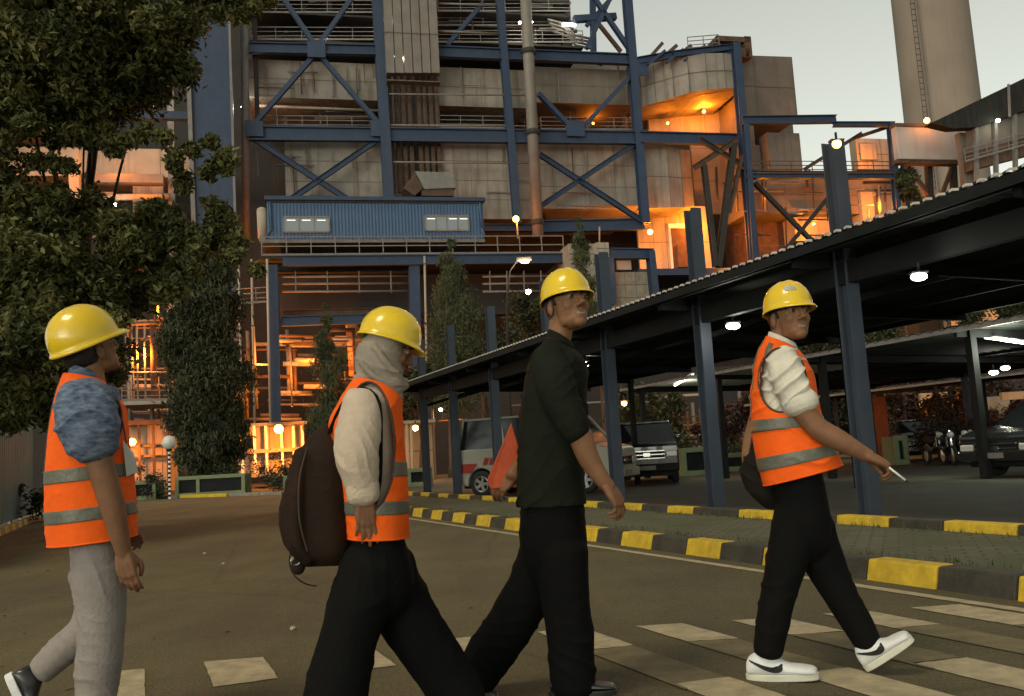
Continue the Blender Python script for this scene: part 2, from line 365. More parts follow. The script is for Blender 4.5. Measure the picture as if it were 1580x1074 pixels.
# sheet metal fence at the left
fr = thing('metal_fence', 'grey corrugated sheet metal fence at the left edge behind the first walker', 'fence', rp(-2.85, 20))
fa0, fa1, fz = 12.0, latx(46, -2.85, .8), 3.0
pr = []; k = fa0; n_ = int((fa1-fa0)/.06)
b = MB(); sec = []
for i in range(n_+1):
    a = fa0 + (fa1-fa0)*i/n_; ph = (i % 6)
    off = .055 if ph in (0,1) else (-.03 if ph in (3,4) else .0)
    sec.append((a, off))
vs = [rp(-2.85+o_, a, .12) for a, o_ in sec] + [rp(-2.85+o_, a, fz) for a, o_ in sec]
n1 = len(sec); b.add(vs, [(i, i+1, n1+i+1, n1+i) for i in range(n1-1)])
o = b.build('sheet', M['fence'], fr, world=True); sm = o.modifiers.new('s', 'SOLIDIFY'); sm.thickness = .004
for z in (.5, 1.55, 2.8):
    MB().bar(rp(-2.92,fa0,z), rp(-2.92,fa1,z), .04, .06).build('rail', M['steel_grey'], fr, world=True)
a = fa0
while a <= fa1 + .01:
    MB().bar(rp(-2.92,a,0), rp(-2.92,a,fz+.05), .07, .07).build('post', M['steel_grey'], fr, world=True); a += 2.4
MB().bar(rp(-2.83,fa1+.03,0), rp(-2.83,fa1+.03,fz), .09, .06).build('post', M['fence'], fr, world=True)

# ============================================================ CANOPIES
def corrugated(name, l0, z0, l1, z1, a0, a1, m_, parent, step=.25, amp=.022, skip=()):
    b = MB(); n_ = int((a1-a0)/step*4); vs0 = []; vs1 = []
    for i in range(n_+1):
        a = a0 + (a1-a0)*i/n_; dz = amp*math.sin(2*math.pi*i/4)
        vs0.append(rp(l0, a, z0+dz)); vs1.append(rp(l1, a, z1+dz))
    nn = n_+1
    b.add(vs0+vs1, [(i, i+1, nn+i+1, nn+i) for i in range(n_)])
    o = b.build(name, m_, parent, world=True); sm = o.modifiers.new('s','SOLIDIFY'); sm.thickness = .006
    return o
ROOF_END = latx(604, 6.95, 3.17)
print('roof end', ROOF_END)
can = thing('carport', 'long dark carport canopy on tall blue grey columns beside the road', 'carport', rp(8.0, 10))
EL, EZ = 6.95, 3.17
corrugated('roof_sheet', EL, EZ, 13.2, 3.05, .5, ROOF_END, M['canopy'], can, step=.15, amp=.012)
post_x = [1345, 1107, 955]
pa = [latx(x, 7.62) for x in post_x]
sp = (pa[2] - pa[0]) / 2
print('posts along', pa)
pa = [pa[0]-sp*2, pa[0]-sp] + pa
for x in (862, 772, 707, 660): pa.append(latx(x, 7.62))
pa = [a for a in pa if a < ROOF_END-.3]; print(pa)
for a in pa:
    b = MB(); w_, d_ = .17, .18
    # H section column
    b.bar(rp(7.62,a-w_/2,0), rp(7.62,a-w_/2,4.45), d_, .014, up=RD)
    b.bar(rp(7.62,a+w_/2,0), rp(7.62,a+w_/2,4.45), d_, .014, up=RD)
    b.bar(rp(7.62,a,0.001), rp(7.62,a,4.449), .012, w_-.014, up=RD)
    b.build('column', M['blue_post'], can, world=True)
    MB().bar(rp(7.62,a,0), rp(7.62,a,.03), .34, .34, up=RD).build('base_plate', M['steel_grey'], can, world=True)
    if pa.index(a) % 3 == 1: MB().bar(rp(12.9,a,0), rp(12.9,a,2.95), .12, .12, up=RD).build('rear_post', M['black_metal'], can, world=True)
    MB().bar(rp(EL+.1,a+.2,EZ-.12), rp(13.1,a+.2,2.92), .08, .16).build('rafter', M['black_metal'], can, world=True)
    MB().bar(rp(7.7,a+.2,2.55), rp(9.6,a+.2,3.05), .06, .08).build('strut', M['black_metal'], can, world=True)
for l in (EL+.12, 8.6, 10.0, 11.5, 13.0):
    z = EZ + (3.05-EZ)*(l-EL)/(13.2-EL)
    MB().bar(rp(l,.6,z-.07), rp(l,ROOF_END-.1,z-.07), .06, .09).build('purlin', M['black_metal'], can, world=True)
MB().bar(rp(7.62,.6,EZ-.3), rp(7.62,ROOF_END-.1,EZ-.3), .12, .26).build('edge_beam', M['black_metal'], can, world=True)
MB().bar(rp(EL-.015,.5,EZ-.075), rp(EL-.015,ROOF_END,EZ-.075), .02, .10).build('fascia', M['black_metal'], can, world=True)
def edge_scallop(l, z, a0, a1, step, parent):   # one wavy strip: edge of the corrugated sheet, crests painted lit and troughs shaded
    b = MB(); n_ = int((a1-a0)/step*4)
    for i in range(n_+1):
        a = a0+step*i/4; dz = .010*math.sin(2*math.pi*i/4)
        for dl, h in ((0,-.010),(0,.014),(.05,.016)): b.v.append(rp(l+dl, a, z+dz+h))
    for i in range(n_):
        for k in range(2): b.f.append((3*i+k,3*i+3+k,3*i+4+k,3*i+1+k)); b.m.append(0 if i % 4 in (0,1,3) else 1)
    b.build('sheet_edge', [M['gutter'], M['black_metal']], parent, world=True)
edge_scallop(EL-.02, EZ+.006, .6, ROOF_END-.05, .15, can)
# second and third canopies, farther into the car park
def canopy2(label, l0, l1, z0, z1, a0, a1, nposts, lightband=None):
    c = thing('carport', label, 'carport', rp((l0+l1)/2, (a0+a1)/2))
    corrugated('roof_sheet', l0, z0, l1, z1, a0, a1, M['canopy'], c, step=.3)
    for k in range(nposts):
        a = a0+.6+(a1-a0-1.2)*k/(nposts-1)
        MB().bar(rp(l0+.5,a,0), rp(l0+.5,a,z0-.05), .16, .16, up=RD).build('column', M['black_metal'], c, world=True)
        MB().bar(rp(l1-.5,a,0), rp(l1-.5,a,z1-.05), .16, .16, up=RD).build('column', M['blue_post'], c, world=True)
        MB().bar(rp(l0+.1,a,z0-.11), rp(l1-.1,a,z1-.11), .08, .16).build('rafter', M['black_metal'], c, world=True)
    for l in (l0+.05, (l0+l1)/2, l1-.05):
        z = z0+(z1-z0)*(l-l0)/(l1-l0)
        MB().bar(rp(l,a0,z-.05), rp(l,a1,z-.05), .06, .1).build('purlin', M['steel_grey'] if l == l0+.05 else M['black_metal'], c, world=True)
    return c
q2 = canopy2('middle dark carport canopy with lit underside inside the car park', 15.2, 26.0, 3.05, 2.90, 4.0, 27, 6)
q3 = canopy2('rear low carport canopy at the back of the car park', 27.0, 32.5, 2.8, 3.0, 4.0, 36, 6)
for a0, a1 in ((4.2, 8.6), (19.5, 25.6)):
    corrugated('clear_roof_sheet', 15.25, 3.0, 19.0, 2.95, a0, a1, M['canopy_light'], q2, step=.3, amp=.02)
# tube lights
def tube_light(p, q, label, watts):
    root = thing('tube_light', label, 'tube light', p)
    p = Vector(p); q = Vector(q)
    MB().tube([p, q], .022, 8).build('tube', M['em_tube'], root, world=True)
    MB().bar(p+Vector((0,0,.05)), q+Vector((0,0,.05)), .10, .04).build('batten', M['white'], root, world=True)
    l = sodium((q-p)/2 - Vector((0,0,.1)), watts, root, .3, (.92, 1.0, .82)); l.name = 'tube_glow'; l.data.name = 'tube_glow'
def on_l(x, y, l, ):  # point seen at pixel on vertical plane lateral l
    d = ray(x, y); t = (l - CP.dot(RP)) / d.dot(RP); return CP + d * t
A1 = on_l(1041, 595, 15.5); B1 = on_l(1070, 579, 15.5)
tube_light(A1, B1, 'small lit tube under the middle canopy between two columns', 60)
A2 = on_l(1520, 521, 16.4); B2 = on_l(1590, 531, 16.0)
tube_light(A2, B2, 'bright lit tube under the middle canopy at the right edge', 130)
def flood(x, y, Y, label, r=.1, watts=30, warm=False, flat=True):
    p = at(x, y, Y); root = thing('flood_lamp', label, 'lamp', p)
    MB().ball((0,0,0), (r*1.5, r, r*.75) if flat else r, 8).build('bulb', M['em_orange' if warm else 'em_white'], root, smooth=True)
    MB().box((-r*1.5,-r*.8,r*.6), (r*1.5,r*1.0,r*.9)).box((-r*.2,-r*.2,r*.95), (r*.2,r*.2,r*2.6)).build('housing', M['black_metal'], root)
    l = sodium((0,-r*1.5,-r*1.2), watts, root, r, (1.0,.42,.08) if warm else (1.0,.97,.84)); return root
flood(1418, 427, 9.0, 'white flood lamp under the near canopy at right', .055, 12)
flood(1131, 503, 12.5, 'white flood lamp under the near canopy left of the last walker', .065, 14)
flood(905, 561, 19, 'small white lamp under the canopy by the third walker', .06, 10, flat=False)
flood(1533, 575, 24, 'left one of a pair of small white lamps at the far right', .08, 14)
flood(1551, 568, 24, 'right one of a pair of small white lamps at the far right', .08, 14)
flood(963, 622, 40, 'orange lamp seen beside the column behind the third walker', .13, 120, True, False)
flood(783, 645, 44, 'tiny orange lamp above the parked van', .08, 50, True, False)
flood(641, 660, 46, 'orange lamp on the pale wall beside the second walker', .16, 300, True, False)
# ============================================================ POWER PLANT (frame of its own: u along the front, v into the depth, z up)
def plant(name, label, cat, x, y=0, v=0, group=None):
    p = fp(x, 700, v); loc = FO + FU*p.x + FV*p.y; loc.z = 0
    o = thing(name, label, cat, loc, fb, group); o['_u'] = p.x; o['_v'] = p.y
    return o
def off(root): return Vector((root['_u'], root['_v'], 0))
def span(x0, y0, x1, y1, v):
    xm, ym = (x0+x1)/2, (y0+y1)/2
    return fp(x0,ym,v).x, fp(x1,ym,v).x, fp(xm,y1,v).z, fp(xm,y0,v).z
def pbox(root, name, x0, y0, x1, y1, v, th, m_, rows=0, cols=0, bevel=0, label=None):
    a, b, z0, z1 = span(x0, y0, x1, y1, v); o = off(root); z0 = max(z0, 0)
    mb = MB().box((a,v,z0), (b,v+th,z1))
    if rows or cols:
        for i in range(1, rows): z = z0+(z1-z0)*i/rows; mb.box((a+.01,v-.02,z-.025), (b-.01,v+.01,z+.025), 1)
        for i in range(1, cols): u = a+(b-a)*i/cols + rnd.uniform(-.2,.2); mb.box((u-.014,v-.015,z0+.01), (u+.014,v+.012,z1-.01), 1)
    mb.v = [p-o for p in mb.v]
    r = mb.build(name, [m_, M['seam']], root, bevel=bevel)
    if label: r['label'] = label
    return r
def pbar(root, name, p, q, v, w, m_, d=None, kind='box', v2=None):
    a = fp(*p, v); b = fp(*q, v if v2 is None else v2); o = off(root); a.z = max(a.z, 0); b.z = max(b.z, 0)
    mb = MB()
    if kind == 'tube': mb.tube([a-o, b-o], w/2, 10)
    elif kind == 'i': mb.ibeam(a-o, b-o, d or w, w, up=(0,1,0) if abs(b.z-a.z) > abs(b.x-a.x) else (0,0,1))
    else: mb.bar(a-o, b-o, d or w, w)
    return mb.build(name, m_, root, smooth=(kind == 'tube'))
def railing(root, p, q, v, m_, h=1.1, n=None, rails=3, r=.035, toe=True):
    a = fp(*p, v); b = fp(*q, v); o = off(root); L_ = (b-a).length; n = n or max(2, int(L_/1.8)); b_ = MB()
    a -= o; b -= o
    for k in range(n+1):
        c = a.lerp(b, k/n); b_.bar(c, c+Vector((0,0,h)), r*1.6)
    for k in range(1, rails+1): b_.bar(a+Vector((0,0,h*k/rails)), b+Vector((0,0,h*k/rails)), r*1.7)
    if toe: b_.bar(a+Vector((0,0,.08)), b+Vector((0,0,.08)), .03, .15)
    return b_.build('railing', m_, root)
def plamp(root, x, y, v, watts, r=.2, warm=True, em=True, name='lamp'):
    p = fp(x, y, v) - off(root)
    if em: MB().ball(p, r, 7).build('lamp_globe', M['em_orange' if warm else 'em_white'], root, smooth=True)
    if watts: 
        q = p + Vector((0,-r*1.6,-.2)) if em else p
        sodium(q, watts*(.42 if warm else .6), root, r, (1.0,.24,.012) if warm else (1.0,.93,.75))

M['em_window2'] = emat('window_tube', (.9,.95,.85), .8)
# ---- boiler casing: pale panels behind the blue frame
bo = plant('boiler_house', 'huge boiler casing of pale stained panels behind the blue steel frame', 'boiler house', 780)
pbox(bo, 'wall_panel', 384, 95, 581, 152, 1.6, 9, M['clad'], 2, 3)
pbox(bo, 'wall_panel', 676, 106, 812, 165, 1.8, 9, M['clad'], 2, 4)
pbox(bo, 'wall_panel', 822, 106, 988, 160, 1.8, 9, M['clad2'], 2, 7)
pbox(bo, 'wall_panel', 440, 218, 600, 312, 1.6, 9, M['clad'], 3, 3)
pbox(bo, 'wall_panel', 596, 92, 680, 312, 2.2, 8, M['clad2'], 6, 3)
pbox(bo, 'wall_panel', 676, 220, 830, 338, 1.5, 9, M['clad'], 4, 3)
pbox(bo, 'wall_panel', 812, 222, 990, 322, 1.7, 9, M['clad'], 3, 4)
# rounded lower corner bay at the right of the third column
def bay(root, pts, y0s, y1s, th, m_, name='wall_panel', joint=True):
    o = off(root); mb = MB(); n = len(pts)
    P0 = []; P1 = []
    for (x, v), y0, y1 in zip(pts, y0s, y1s):
        a = fp(x, (y0+y1)/2, v); P1.append(Vector((a.x, v, fp(x,y0,v).z))-o); P0.append(Vector((a.x, v, fp(x,y1,v).z))-o)
    back = Vector((0, th, 0))
    vs = P0 + P1 + [p+back for p in P0] + [p+back for p in P1]; fs = []
    for i in range(n-1):
        fs += [(i, i+1, n+i+1, n+i), (2*n+i+1, 2*n+i, 3*n+i, 3*n+i+1), (n+i, n+i+1, 3*n+i+1, 3*n+i), (i+1, i, 2*n+i, 2*n+i+1)]
    fs += [(0, n, 3*n, 2*n), (n-1, 3*n-1, 4*n-1, 2*n-1)]
    mb.add(vs, fs)
    if joint:
        for i in range(n):
            mb.bar(P0[i]+Vector((0,-.03,.01)), P1[i]+Vector((0,-.02,-.01)), .035, .035, 1)
        for i in range(n-1):
            for t in (.5,):
                mb.bar(P0[i].lerp(P1[i], t)+Vector((0,-.03,0)), P0[i+1].lerp(P1[i+1], t)+Vector((0,-.03,0)), .04, .05, 1)
    return mb.build(name, [m_, M['seam']], root)
bay(bo, [(984,1.2),(1032,1.0),(1052,1.4),(1068,3.0)], [222,226,230,232], [322,320,320,318], 7, M['clad'])
bay(bo, [(984,2.0),(1010,1.2),(1038,.4),(1062,-.6),(1090,-.8),(1118,-.8),(1142,-.6)], [106,98,90,84,82,82,84], [166,158,150,143,138,136,136], 8, M['clad'])
bay(bo, [(1142,1.0),(1165,1.5),(1168,1.5),(1226,3.0)], [84,86,86,88], [180,182,182,184], 7, M['clad2'])
# slanted soffits under the bays
for pts in ([(984,166,2.0),(1142,136,-.6),(1142,150,6.5),(990,176,8)], [(835,318,1.8),(985,318,1.2),(985,350,5),(845,345,5)]):
    q = [fp(x,y,v)-off(bo) for x,y,v in pts]
    MB().prism(q, (0,0,.15)).build('soffit', M['duct'], bo)
# recessed bands with wall behind, lit by sodium lamps
pbox(bo, 'inner_wall', 1000, 140, 1142, 215, 5.5, .3, M['pale'], 1, 5)
pbox(bo, 'inner_wall', 384, 150, 985, 222, 8.0, .3, M['rust'], 2, 16)
pbox(bo, 'inner_wall', 985, 318, 1100, 430, 4.5, .3, M['pale'], 2, 5)
pbox(bo, 'inner_wall', 1068, 180, 1160, 330, 6.0, .3, M['clad2'], 3, 3)
plamp(bo, 1086, 172, 3.6, 1900, .16)
plamp(bo, 1030, 190, 3.6, 500, .12)
plamp(bo, 915, 190, 5, 350, .10)
plamp(bo, 1003, 358, 1.2, 4200, .24)
plamp(bo, 1080, 345, 3.0, 2600, .10, em=False)
pbox(bo, 'door_frame', 1034, 345, 1066, 414, 4.3, .15, M['white'])
pbox(bo, 'door', 1038, 352, 1062, 414, 4.15, .1, M['rust'])
pbox(bo, 'valve_cabinet', 1046, 378, 1066, 412, 3.6, .6, M['rust'], bevel=.03)
pbox(bo, 'floor_slab', 985, 414, 1150, 424, -.2, 6, M['blue'])
# pipes, ducts and platforms in the recess between the casings
for i in range(26):
    y = rnd.uniform(158, 198); x0 = rnd.uniform(384, 900); x1 = x0 + rnd.uniform(40, 160)
    pbar(bo, 'pipe', (x0,y), (min(x1,980),y+rnd.uniform(-1,1)), rnd.uniform(2.5,7), rnd.uniform(.08,.35), M[rnd.choice(['steel_grey','rust','duct','darksteel'])], kind='tube')
for i in range(22):
    x = rnd.uniform(390, 980); pbar(bo, 'pipe', (x,153), (x+2.6,203), rnd.uniform(3,7), rnd.uniform(.08,.3), M[rnd.choice(['steel_grey','rust','darksteel'])], kind='tube')
pbar(bo, 'pipe', (395,163), (585,171), 2.0, .22, M['pale'], kind='tube')
for (x0,x1,y) in ((388,581,197),(676,780,196),(835,985,198)):
    railing(bo, (x0,y+2), (x1,y+3), 1.2, M['steel_grey'])

for i in range(30):      # thin conduits and clips on the panels
    x = rnd.choice([rnd.uniform(390,578), rnd.uniform(680,980)]); y = rnd.choice([rnd.uniform(96,110), rnd.uniform(222,240)]); h_ = rnd.uniform(20,60)
    pbar(bo, 'conduit', (x,y), (x+h_*.05,y+h_), 1.35, rnd.uniform(.05,.12), M[rnd.choice(['rust','seam','steel_grey'])])
for i in range(12):
    x = rnd.choice([rnd.uniform(390,500), rnd.uniform(680,900)]); y = rnd.choice([rnd.uniform(100,150), rnd.uniform(225,310)])
    pbar(bo, 'conduit', (x,y), (x+rnd.uniform(30,80),y+1), 1.3, rnd.uniform(.04,.09), M[rnd.choice(['rust','seam','steel_grey'])])
# ---- dark interior mass behind everything
im = plant('boiler_hall', 'dark brown boiler hall interior full of pipes seen through the frame', 'boiler hall', 600, v=14)
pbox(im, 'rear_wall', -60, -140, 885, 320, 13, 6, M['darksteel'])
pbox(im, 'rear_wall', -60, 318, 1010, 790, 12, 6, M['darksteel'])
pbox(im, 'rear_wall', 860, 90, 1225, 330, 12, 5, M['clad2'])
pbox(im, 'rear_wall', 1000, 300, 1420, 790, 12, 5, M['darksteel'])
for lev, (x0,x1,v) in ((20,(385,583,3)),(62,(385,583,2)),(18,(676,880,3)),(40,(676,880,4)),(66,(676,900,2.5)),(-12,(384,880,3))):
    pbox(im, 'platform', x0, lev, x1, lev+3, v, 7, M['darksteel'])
    railing(im, (x0,lev), (x1,lev), v, M['steel_grey'], 1.1)
for i in range(44):
    y = rnd.uniform(-20, 88); x0 = rnd.choice([rnd.uniform(385,520), rnd.uniform(676,840)]); x1 = x0+rnd.uniform(20,90)
    pbar(im, 'pipe', (x0,y), (min(x1,583) if x0 < 583 else min(x1,890),y), rnd.uniform(3,10), rnd.uniform(.1,.4), M[rnd.choice(['steel_grey','rust','darksteel','duct'])], kind='tube')
for i in range(26):
    x = rnd.choice([rnd.uniform(385,580), rnd.uniform(676,885)]); y = rnd.uniform(-30, 60)
    pbar(im, 'pipe', (x,y), (x+1.5,y+rnd.uniform(20,60)), rnd.uniform(3,10), rnd.uniform(.1,.45), M[rnd.choice(['steel_grey','rust','darksteel'])], kind='tube')
# bent pipes near the lit tube
for k in range(4):
    pts = [fp(845+k*3, 30+k*6, 3), fp(868+k*3, 36+k*7, 3), fp(888, 55+k*5, 3), fp(912, 60+k*5, 3)]
    MB().tube([p-off(im) for p in pts], .11, 8).build('bent_pipe', M['duct'], im, smooth=True)
p = fp(878,38,2.5)-off(im); MB().box(p-Vector((.6,.1,.12)), p+Vector((.6,.1,.12))).build('lit_tube', M['em_tube'], im); 
plamp(im, 878, 44, 1.0, 60, .1, warm=False, em=False)
for x, y in ((802,35),(820,34),(517,70),(605,87),(621,90),(273,83),(178,316),(235,163),(276,28),(860,-5),(590,30)):
    plamp(im, x, y, -.6 if 590 < x < 630 else 1.5, 90 if x != 820 else 220, .12, warm=False)
plamp(im, 375, 165, 1.5, 260, .17, warm=False)
plamp(im, 500, 165, 4, 260, .1, warm=False, em=False)
plamp(im, 640, 60, 6, 200, .1, em=False)

# ---- the blue frame
fr = plant('steel_frame', 'tall blue steel frame with cross braces in front of the boiler casing', 'steel frame', 700)
bl = M['blue']
for (xa, xb, w_) in ((581,601,.80),(769,797,.62),(966,994,.72)):
    pbar(fr, 'column', (xa-3,-60), (xb+1,345), 0, w_, bl, w_, 'i')
pbar(fr, 'column', (1134,68), (1163,400), -1.0, .75, bl, .7, 'i')
pbar(fr, 'column', (390,-60), (398,210), .8, .35, M['darksteel'])
pbar(fr, 'column', (376,-60), (380,372), .4, .62, M['steel_grey'], kind='tube')
for (a, b, w_, v) in (((384,74),(582,78),.85,0),((676,80),(972,92),.95,.1),((384,206),(585,208),1.15,.0),((598,208),(988,213),1.15,.0),((988,212),(1150,216),1.0,-.3),
                   ((985,94),(1042,84),.6,-.2),((1040,84),(1140,72),.55,-.6),((985,108),(1135,92),.0,0),((830,350),(994,346),1.0,.4),((742,352),(830,352),.6,.6)):
    if w_: pbar(fr, 'beam', a, b, v, w_, bl, .5, 'i')
for (a, b) in (((488,82),(392,192)),((490,82),(585,192)),((486,70),(432,-10)),((490,72),(548,-10)),((392,214),(540,310)),((585,214),(445,310)),
               ((830,144),(884,200)),((986,104),(896,200)),((832,238),(992,342)),((988,216),(834,318)),((690,70),(745,5)),((905,-20),(975,82)),((945,-10),(905,75))):
    pbar(fr, 'brace', a, b, .15, .42, bl, .35, 'i')
for (x, y) in ((488,76),(392,198),(586,198),(888,198),(986,104)):
    pbox(fr, 'gusset_plate', x-14, y-12, x+14, y+12, -.35, .08, bl)
for k in range(5):
    x = 1000+k*28; pbar(fr, 'brace', (x,100-k*3), (x+26,78-k*2), -.5, .22, bl)
pbar(fr, 'beam', (885,30), (950,26), 2, .55, bl); pbar(fr, 'column', (914,-20), (916,95), 2, .45, bl); pbar(fr, 'brace', (918,30), (958,80), 2, .3, M['rust'])
pbar(fr, 'brace', (945,-5), (905,40), 2, .35, bl); pbar(fr, 'beam', (885,82),(930,98), 2, .4, bl)
for y in (5, 48): pbar(fr, 'pipe_rail', (672,y), (770,y+4), -.1, .18, M['duct'], kind='tube')
for y in (145, 193, 250): pbar(fr, 'pipe_rail', (600,y), (832,y+2), -.2, .14, M['duct'], kind='tube')
pbox(fr, 'roof_steel', 1106, 56, 1158, 64, 0, 3, M['rust']); pbox(fr, 'roof_steel', 1150, 56, 1160, 88, 0, 1, M['rust']); pbox(fr, 'roof_box', 1136, 74, 1156, 88, 0, 2, M['rust'])
railing(fr, (1062,76), (1110,72), -.2, M['steel_grey'])
for k in range(6): pbar(fr, 'brace', (1005+k*22,86-k), (1022+k*22,70+rnd.uniform(-6,4)), .5, .3, M['rust'])

# vertical duct bundle, the tall pale pipe, the hopper
db = plant('duct_bundle', 'six pale vertical ducts side by side in front of the boiler casing', 'duct', 635)
for k in range(6):
    xa = 593+k*13.8
    o = off(db); a0_, b0_, z0_, z1_ = span(xa, -60, xa+12.4, 112, -1.2)
    mb = MB().box(Vector((a0_,-1.2,z0_))-o, Vector((b0_,-.5,z1_))-o)
    for zz in range(int(z0_), int(z1_), 4): mb.box(Vector((a0_-.02,-1.24,zz))-o, Vector((b0_+.02,-.48,zz+.08))-o, 1)
    mb.build('duct', [M['duct'], M['seam']], db)
for (x0, x1) in ((601,633),(645,675)):
    for k in range(4):
        xx = x0+k*(x1-x0)/3.2; pbox(db, 'grille', xx, 114, xx+6, 296, 1.0, .3, M['rust'], 40, 0)
vp = plant('vertical_pipe', 'tall pale grey vertical pipe with dark collars in front of the third bay', 'pipe', 820)
pbar(vp, 'pipe', (808,-60), (830,366), -1.6, .92, M['duct'], kind='tube')
for (x, y) in ((816,80),(822,205),(829,344)):
    pbar(vp, 'collar', (x-.2,y-4), (x+.4,y+4), -1.6, 1.1, M['darksteel'], kind='tube')
    pbar(vp, 'bracket', (x-14,y), (x,y), -1.0, .16, M['darksteel'])
hp = plant('hopper', 'rusty grey hopper with slanted feet on the roof of the blue cabin', 'hopper', 660)
o = off(hp); q = [fp(x,y,-3.4)-o for x, y in ((640,264),(700,266),(704,290),(655,292))]
MB().prism(q, (0,2,0)).build('body', M['steel_grey'], hp, bevel=.05)
q = [fp(x,y,-3.45)-o for x, y in ((640,268),(654,290),(640,302),(622,290))]
MB().prism(q, (0,1.8,0)).build('chute', M['rust'], hp, bevel=.05)
pbox(hp, 'base_frame', 650, 292, 700, 302, -3.3, 1.8, M['rust'], 0, 6)

# ---- blue control cabin on its gallery
cb = plant('control_cabin', 'blue corrugated control cabin with two lit window rows on the gallery', 'cabin', 580, v=-5)
a0_, b0_, z0_, z1_ = span(412, 308, 746, 370, -5); o = off(cb); mb = MB(); n_ = int((b0_-a0_)/.12)
vs0 = []; vs1 = []
for i in range(n_+1):
    u = a0_+(b0_-a0_)*i/n_; dv = -.025*(i % 2)
    vs0.append(Vector((u,-5+dv,z0_))-o); vs1.append(Vector((u,-5+dv,z1_))-o)
mb.add(vs0+vs1, [(i, i+1, n_+1+i+1, n_+1+i) for i in range(n_)])
mb.box(Vector((a0_,-4.99,z0_))-o, Vector((b0_,-1.2,z1_))-o)
mb.build('wall', M['cabin'], cb)
pbox(cb, 'roof', 408, 303, 749, 309, -5.25, 4.4, M['blue'], bevel=.02)
pbox(cb, 'fascia', 412, 310, 746, 313, -5.1, .06, M['darksteel'])
pbox(cb, 'sill_beam', 404, 369, 748, 374, -5.2, 4.2, M['steel_grey'])
for (x0, x1, y0, y1, nl) in ((438,508,335,358,3),(656,723,333,356,4)):
    f = MB(); a, b, z0, z1 = span(x0,y0,x1,y1,-5.05)
    for (p_, q_) in (((a,z0),(b,z0)),((a,z1),(b,z1)),((a,z0),(a,z1)),((b,z0),(b,z1))): f.bar(Vector((p_[0],-5.08,p_[1]))-o, Vector((q_[0],-5.08,q_[1]))-o, .12, .12)
    for k in range(1, nl): u = a+(b-a)*k/nl; f.bar(Vector((u,-5.07,z0))-o, Vector((u,-5.07,z1))-o, .08, .08)
    wf = f.build('window', M['steel_grey'], cb)
    MB().box(Vector((a+.05,-5.045,z0+.05))-o, Vector((b-.05,-5.035,z1-.05))-o).build('pane', M['em_window'], wf)
    for k in range(nl):
        u = a+(b-a)*(k+.2)/nl
        if k != 1 or nl == 3: MB().box(Vector((u,-5.06,z1-.26))-o, Vector((u+.6,-5.05,z1-.20))-o).build('ceiling_tube', M['em_window2'], wf)
for x in (416, 740):
    pbar(cb, 'drain_pipe', (x,312), (x+3,352), -5.15, .12, M['cabin'], kind='tube'); pbar(cb, 'drain_pipe', (x+3,352), (x-6 if x < 500 else x+9,366), -5.15, .12, M['cabin'], kind='tube')
tk = plant('tank', 'small pale rounded tank at the left end of the blue cabin', 'tank', 404, v=-5)
pbar(tk, 'shell', (404,326), (406,368), -4.6, .75, M['pale'], kind='tube'); p = fp(404,326,-4.6)-off(tk); MB().ball(p, (.375,.375,.3), 8).build('dome', M['pale'], tk, smooth=True)
pbar(tk, 'base', (400,371), (411,371), -4.6, .3, M['steel_grey'], .8)

# ---- gallery, pipe rack and lower front
gl = plant('pipe_rack', 'blue steel gallery and pipe rack with grey railings under the cabin', 'pipe rack', 640, v=-5)
pbox(gl, 'deck', 400, 394, 872, 398, -5.6, 6, M['darksteel'])
pbar(gl, 'beam', (436,403), (940,398), -5.7, .75, bl, .4, 'i')
pbar(gl, 'beam', (400,414), (640,414), -4, .7, M['darksteel'], .4, 'i')
railing(gl, (404,395), (870,391), -5.65, M['duct'], 1.35, 13, 2, .045)
for (x0, y0, x1, y1, w_) in ((418,410,430,755,.72),(633,410,652,755,.75)):
    pbar(gl, 'column', ((x0+x1)/2-4,y0), ((x0+x1)/2+4,y1), -5.3, w_, bl, w_, 'i')
for (x0,x1) in ((436,632),(745,850)):
    for j, y in enumerate((427,438,450)): pbar(gl, 'pipe', (x0,y), (x1,y-1), -4.6-j*.1, .15, M['duct'], kind='tube')
    for k in range(4): x = x0+(x1-x0)*(k+.4)/4; pbar(gl, 'rail_post', (x,418), (x+1,452), -4.75, .09, M['duct'])
pbar(gl, 'beam', (434,496), (590,491), -5.2, .7, bl, .4, 'i')
pbar(gl, 'beam', (434,484), (640,480), -3, .5, M['rust'], .4, 'i')
pbar(gl, 'pipe', (543,498), (548,580), -2, .95, mat('orange_lagging', (.45,.20,.07), .6, streak=.3), kind='tube')
pbox(gl, 'dark_soffit', 432, 440, 1000, 486, -1.5, 1.0, M['darksteel'])
for i in range(45):
    y = rnd.uniform(505, 650); x0 = rnd.uniform(368, 560); x1 = x0+rnd.uniform(30, 110)
    pbar(gl, 'pipe', (x0,y), (min(x1,640),y), rnd.uniform(-3,4), rnd.uniform(.1,.38), M[rnd.choice(['pale','rust','duct','steel_grey'])], kind='tube')
for i in range(32):
    x = rnd.uniform(366, 640); y = rnd.uniform(500, 600)
    pbar(gl, 'pipe', (x,y), (x+3,y+rnd.uniform(40,100)), rnd.uniform(-3,4), rnd.uniform(.1,.3), M[rnd.choice(['pale','rust','duct','steel_grey'])], kind='tube')
for k, (x, v) in enumerate(((368,-6),(388,-5),(412,-6.2),(655,-5.8))):
    pbar(gl, 'standpipe', (x,400 if k < 3 else 395), (x+6,690), v, .17, M['pale'], kind='tube')
railing(gl, (366,470), (424,466), -5.4, M['duct'])
for (x, y, v, p_) in ((400,560,-3.5,3000),(480,575,-3.5,3000),(590,560,-1,1200),(520,500,0,450),(450,640,-2,1900),(385,480,-3,500),(330,600,-2,700)):
    plamp(gl, x, y, v, p_, .15, em=False)
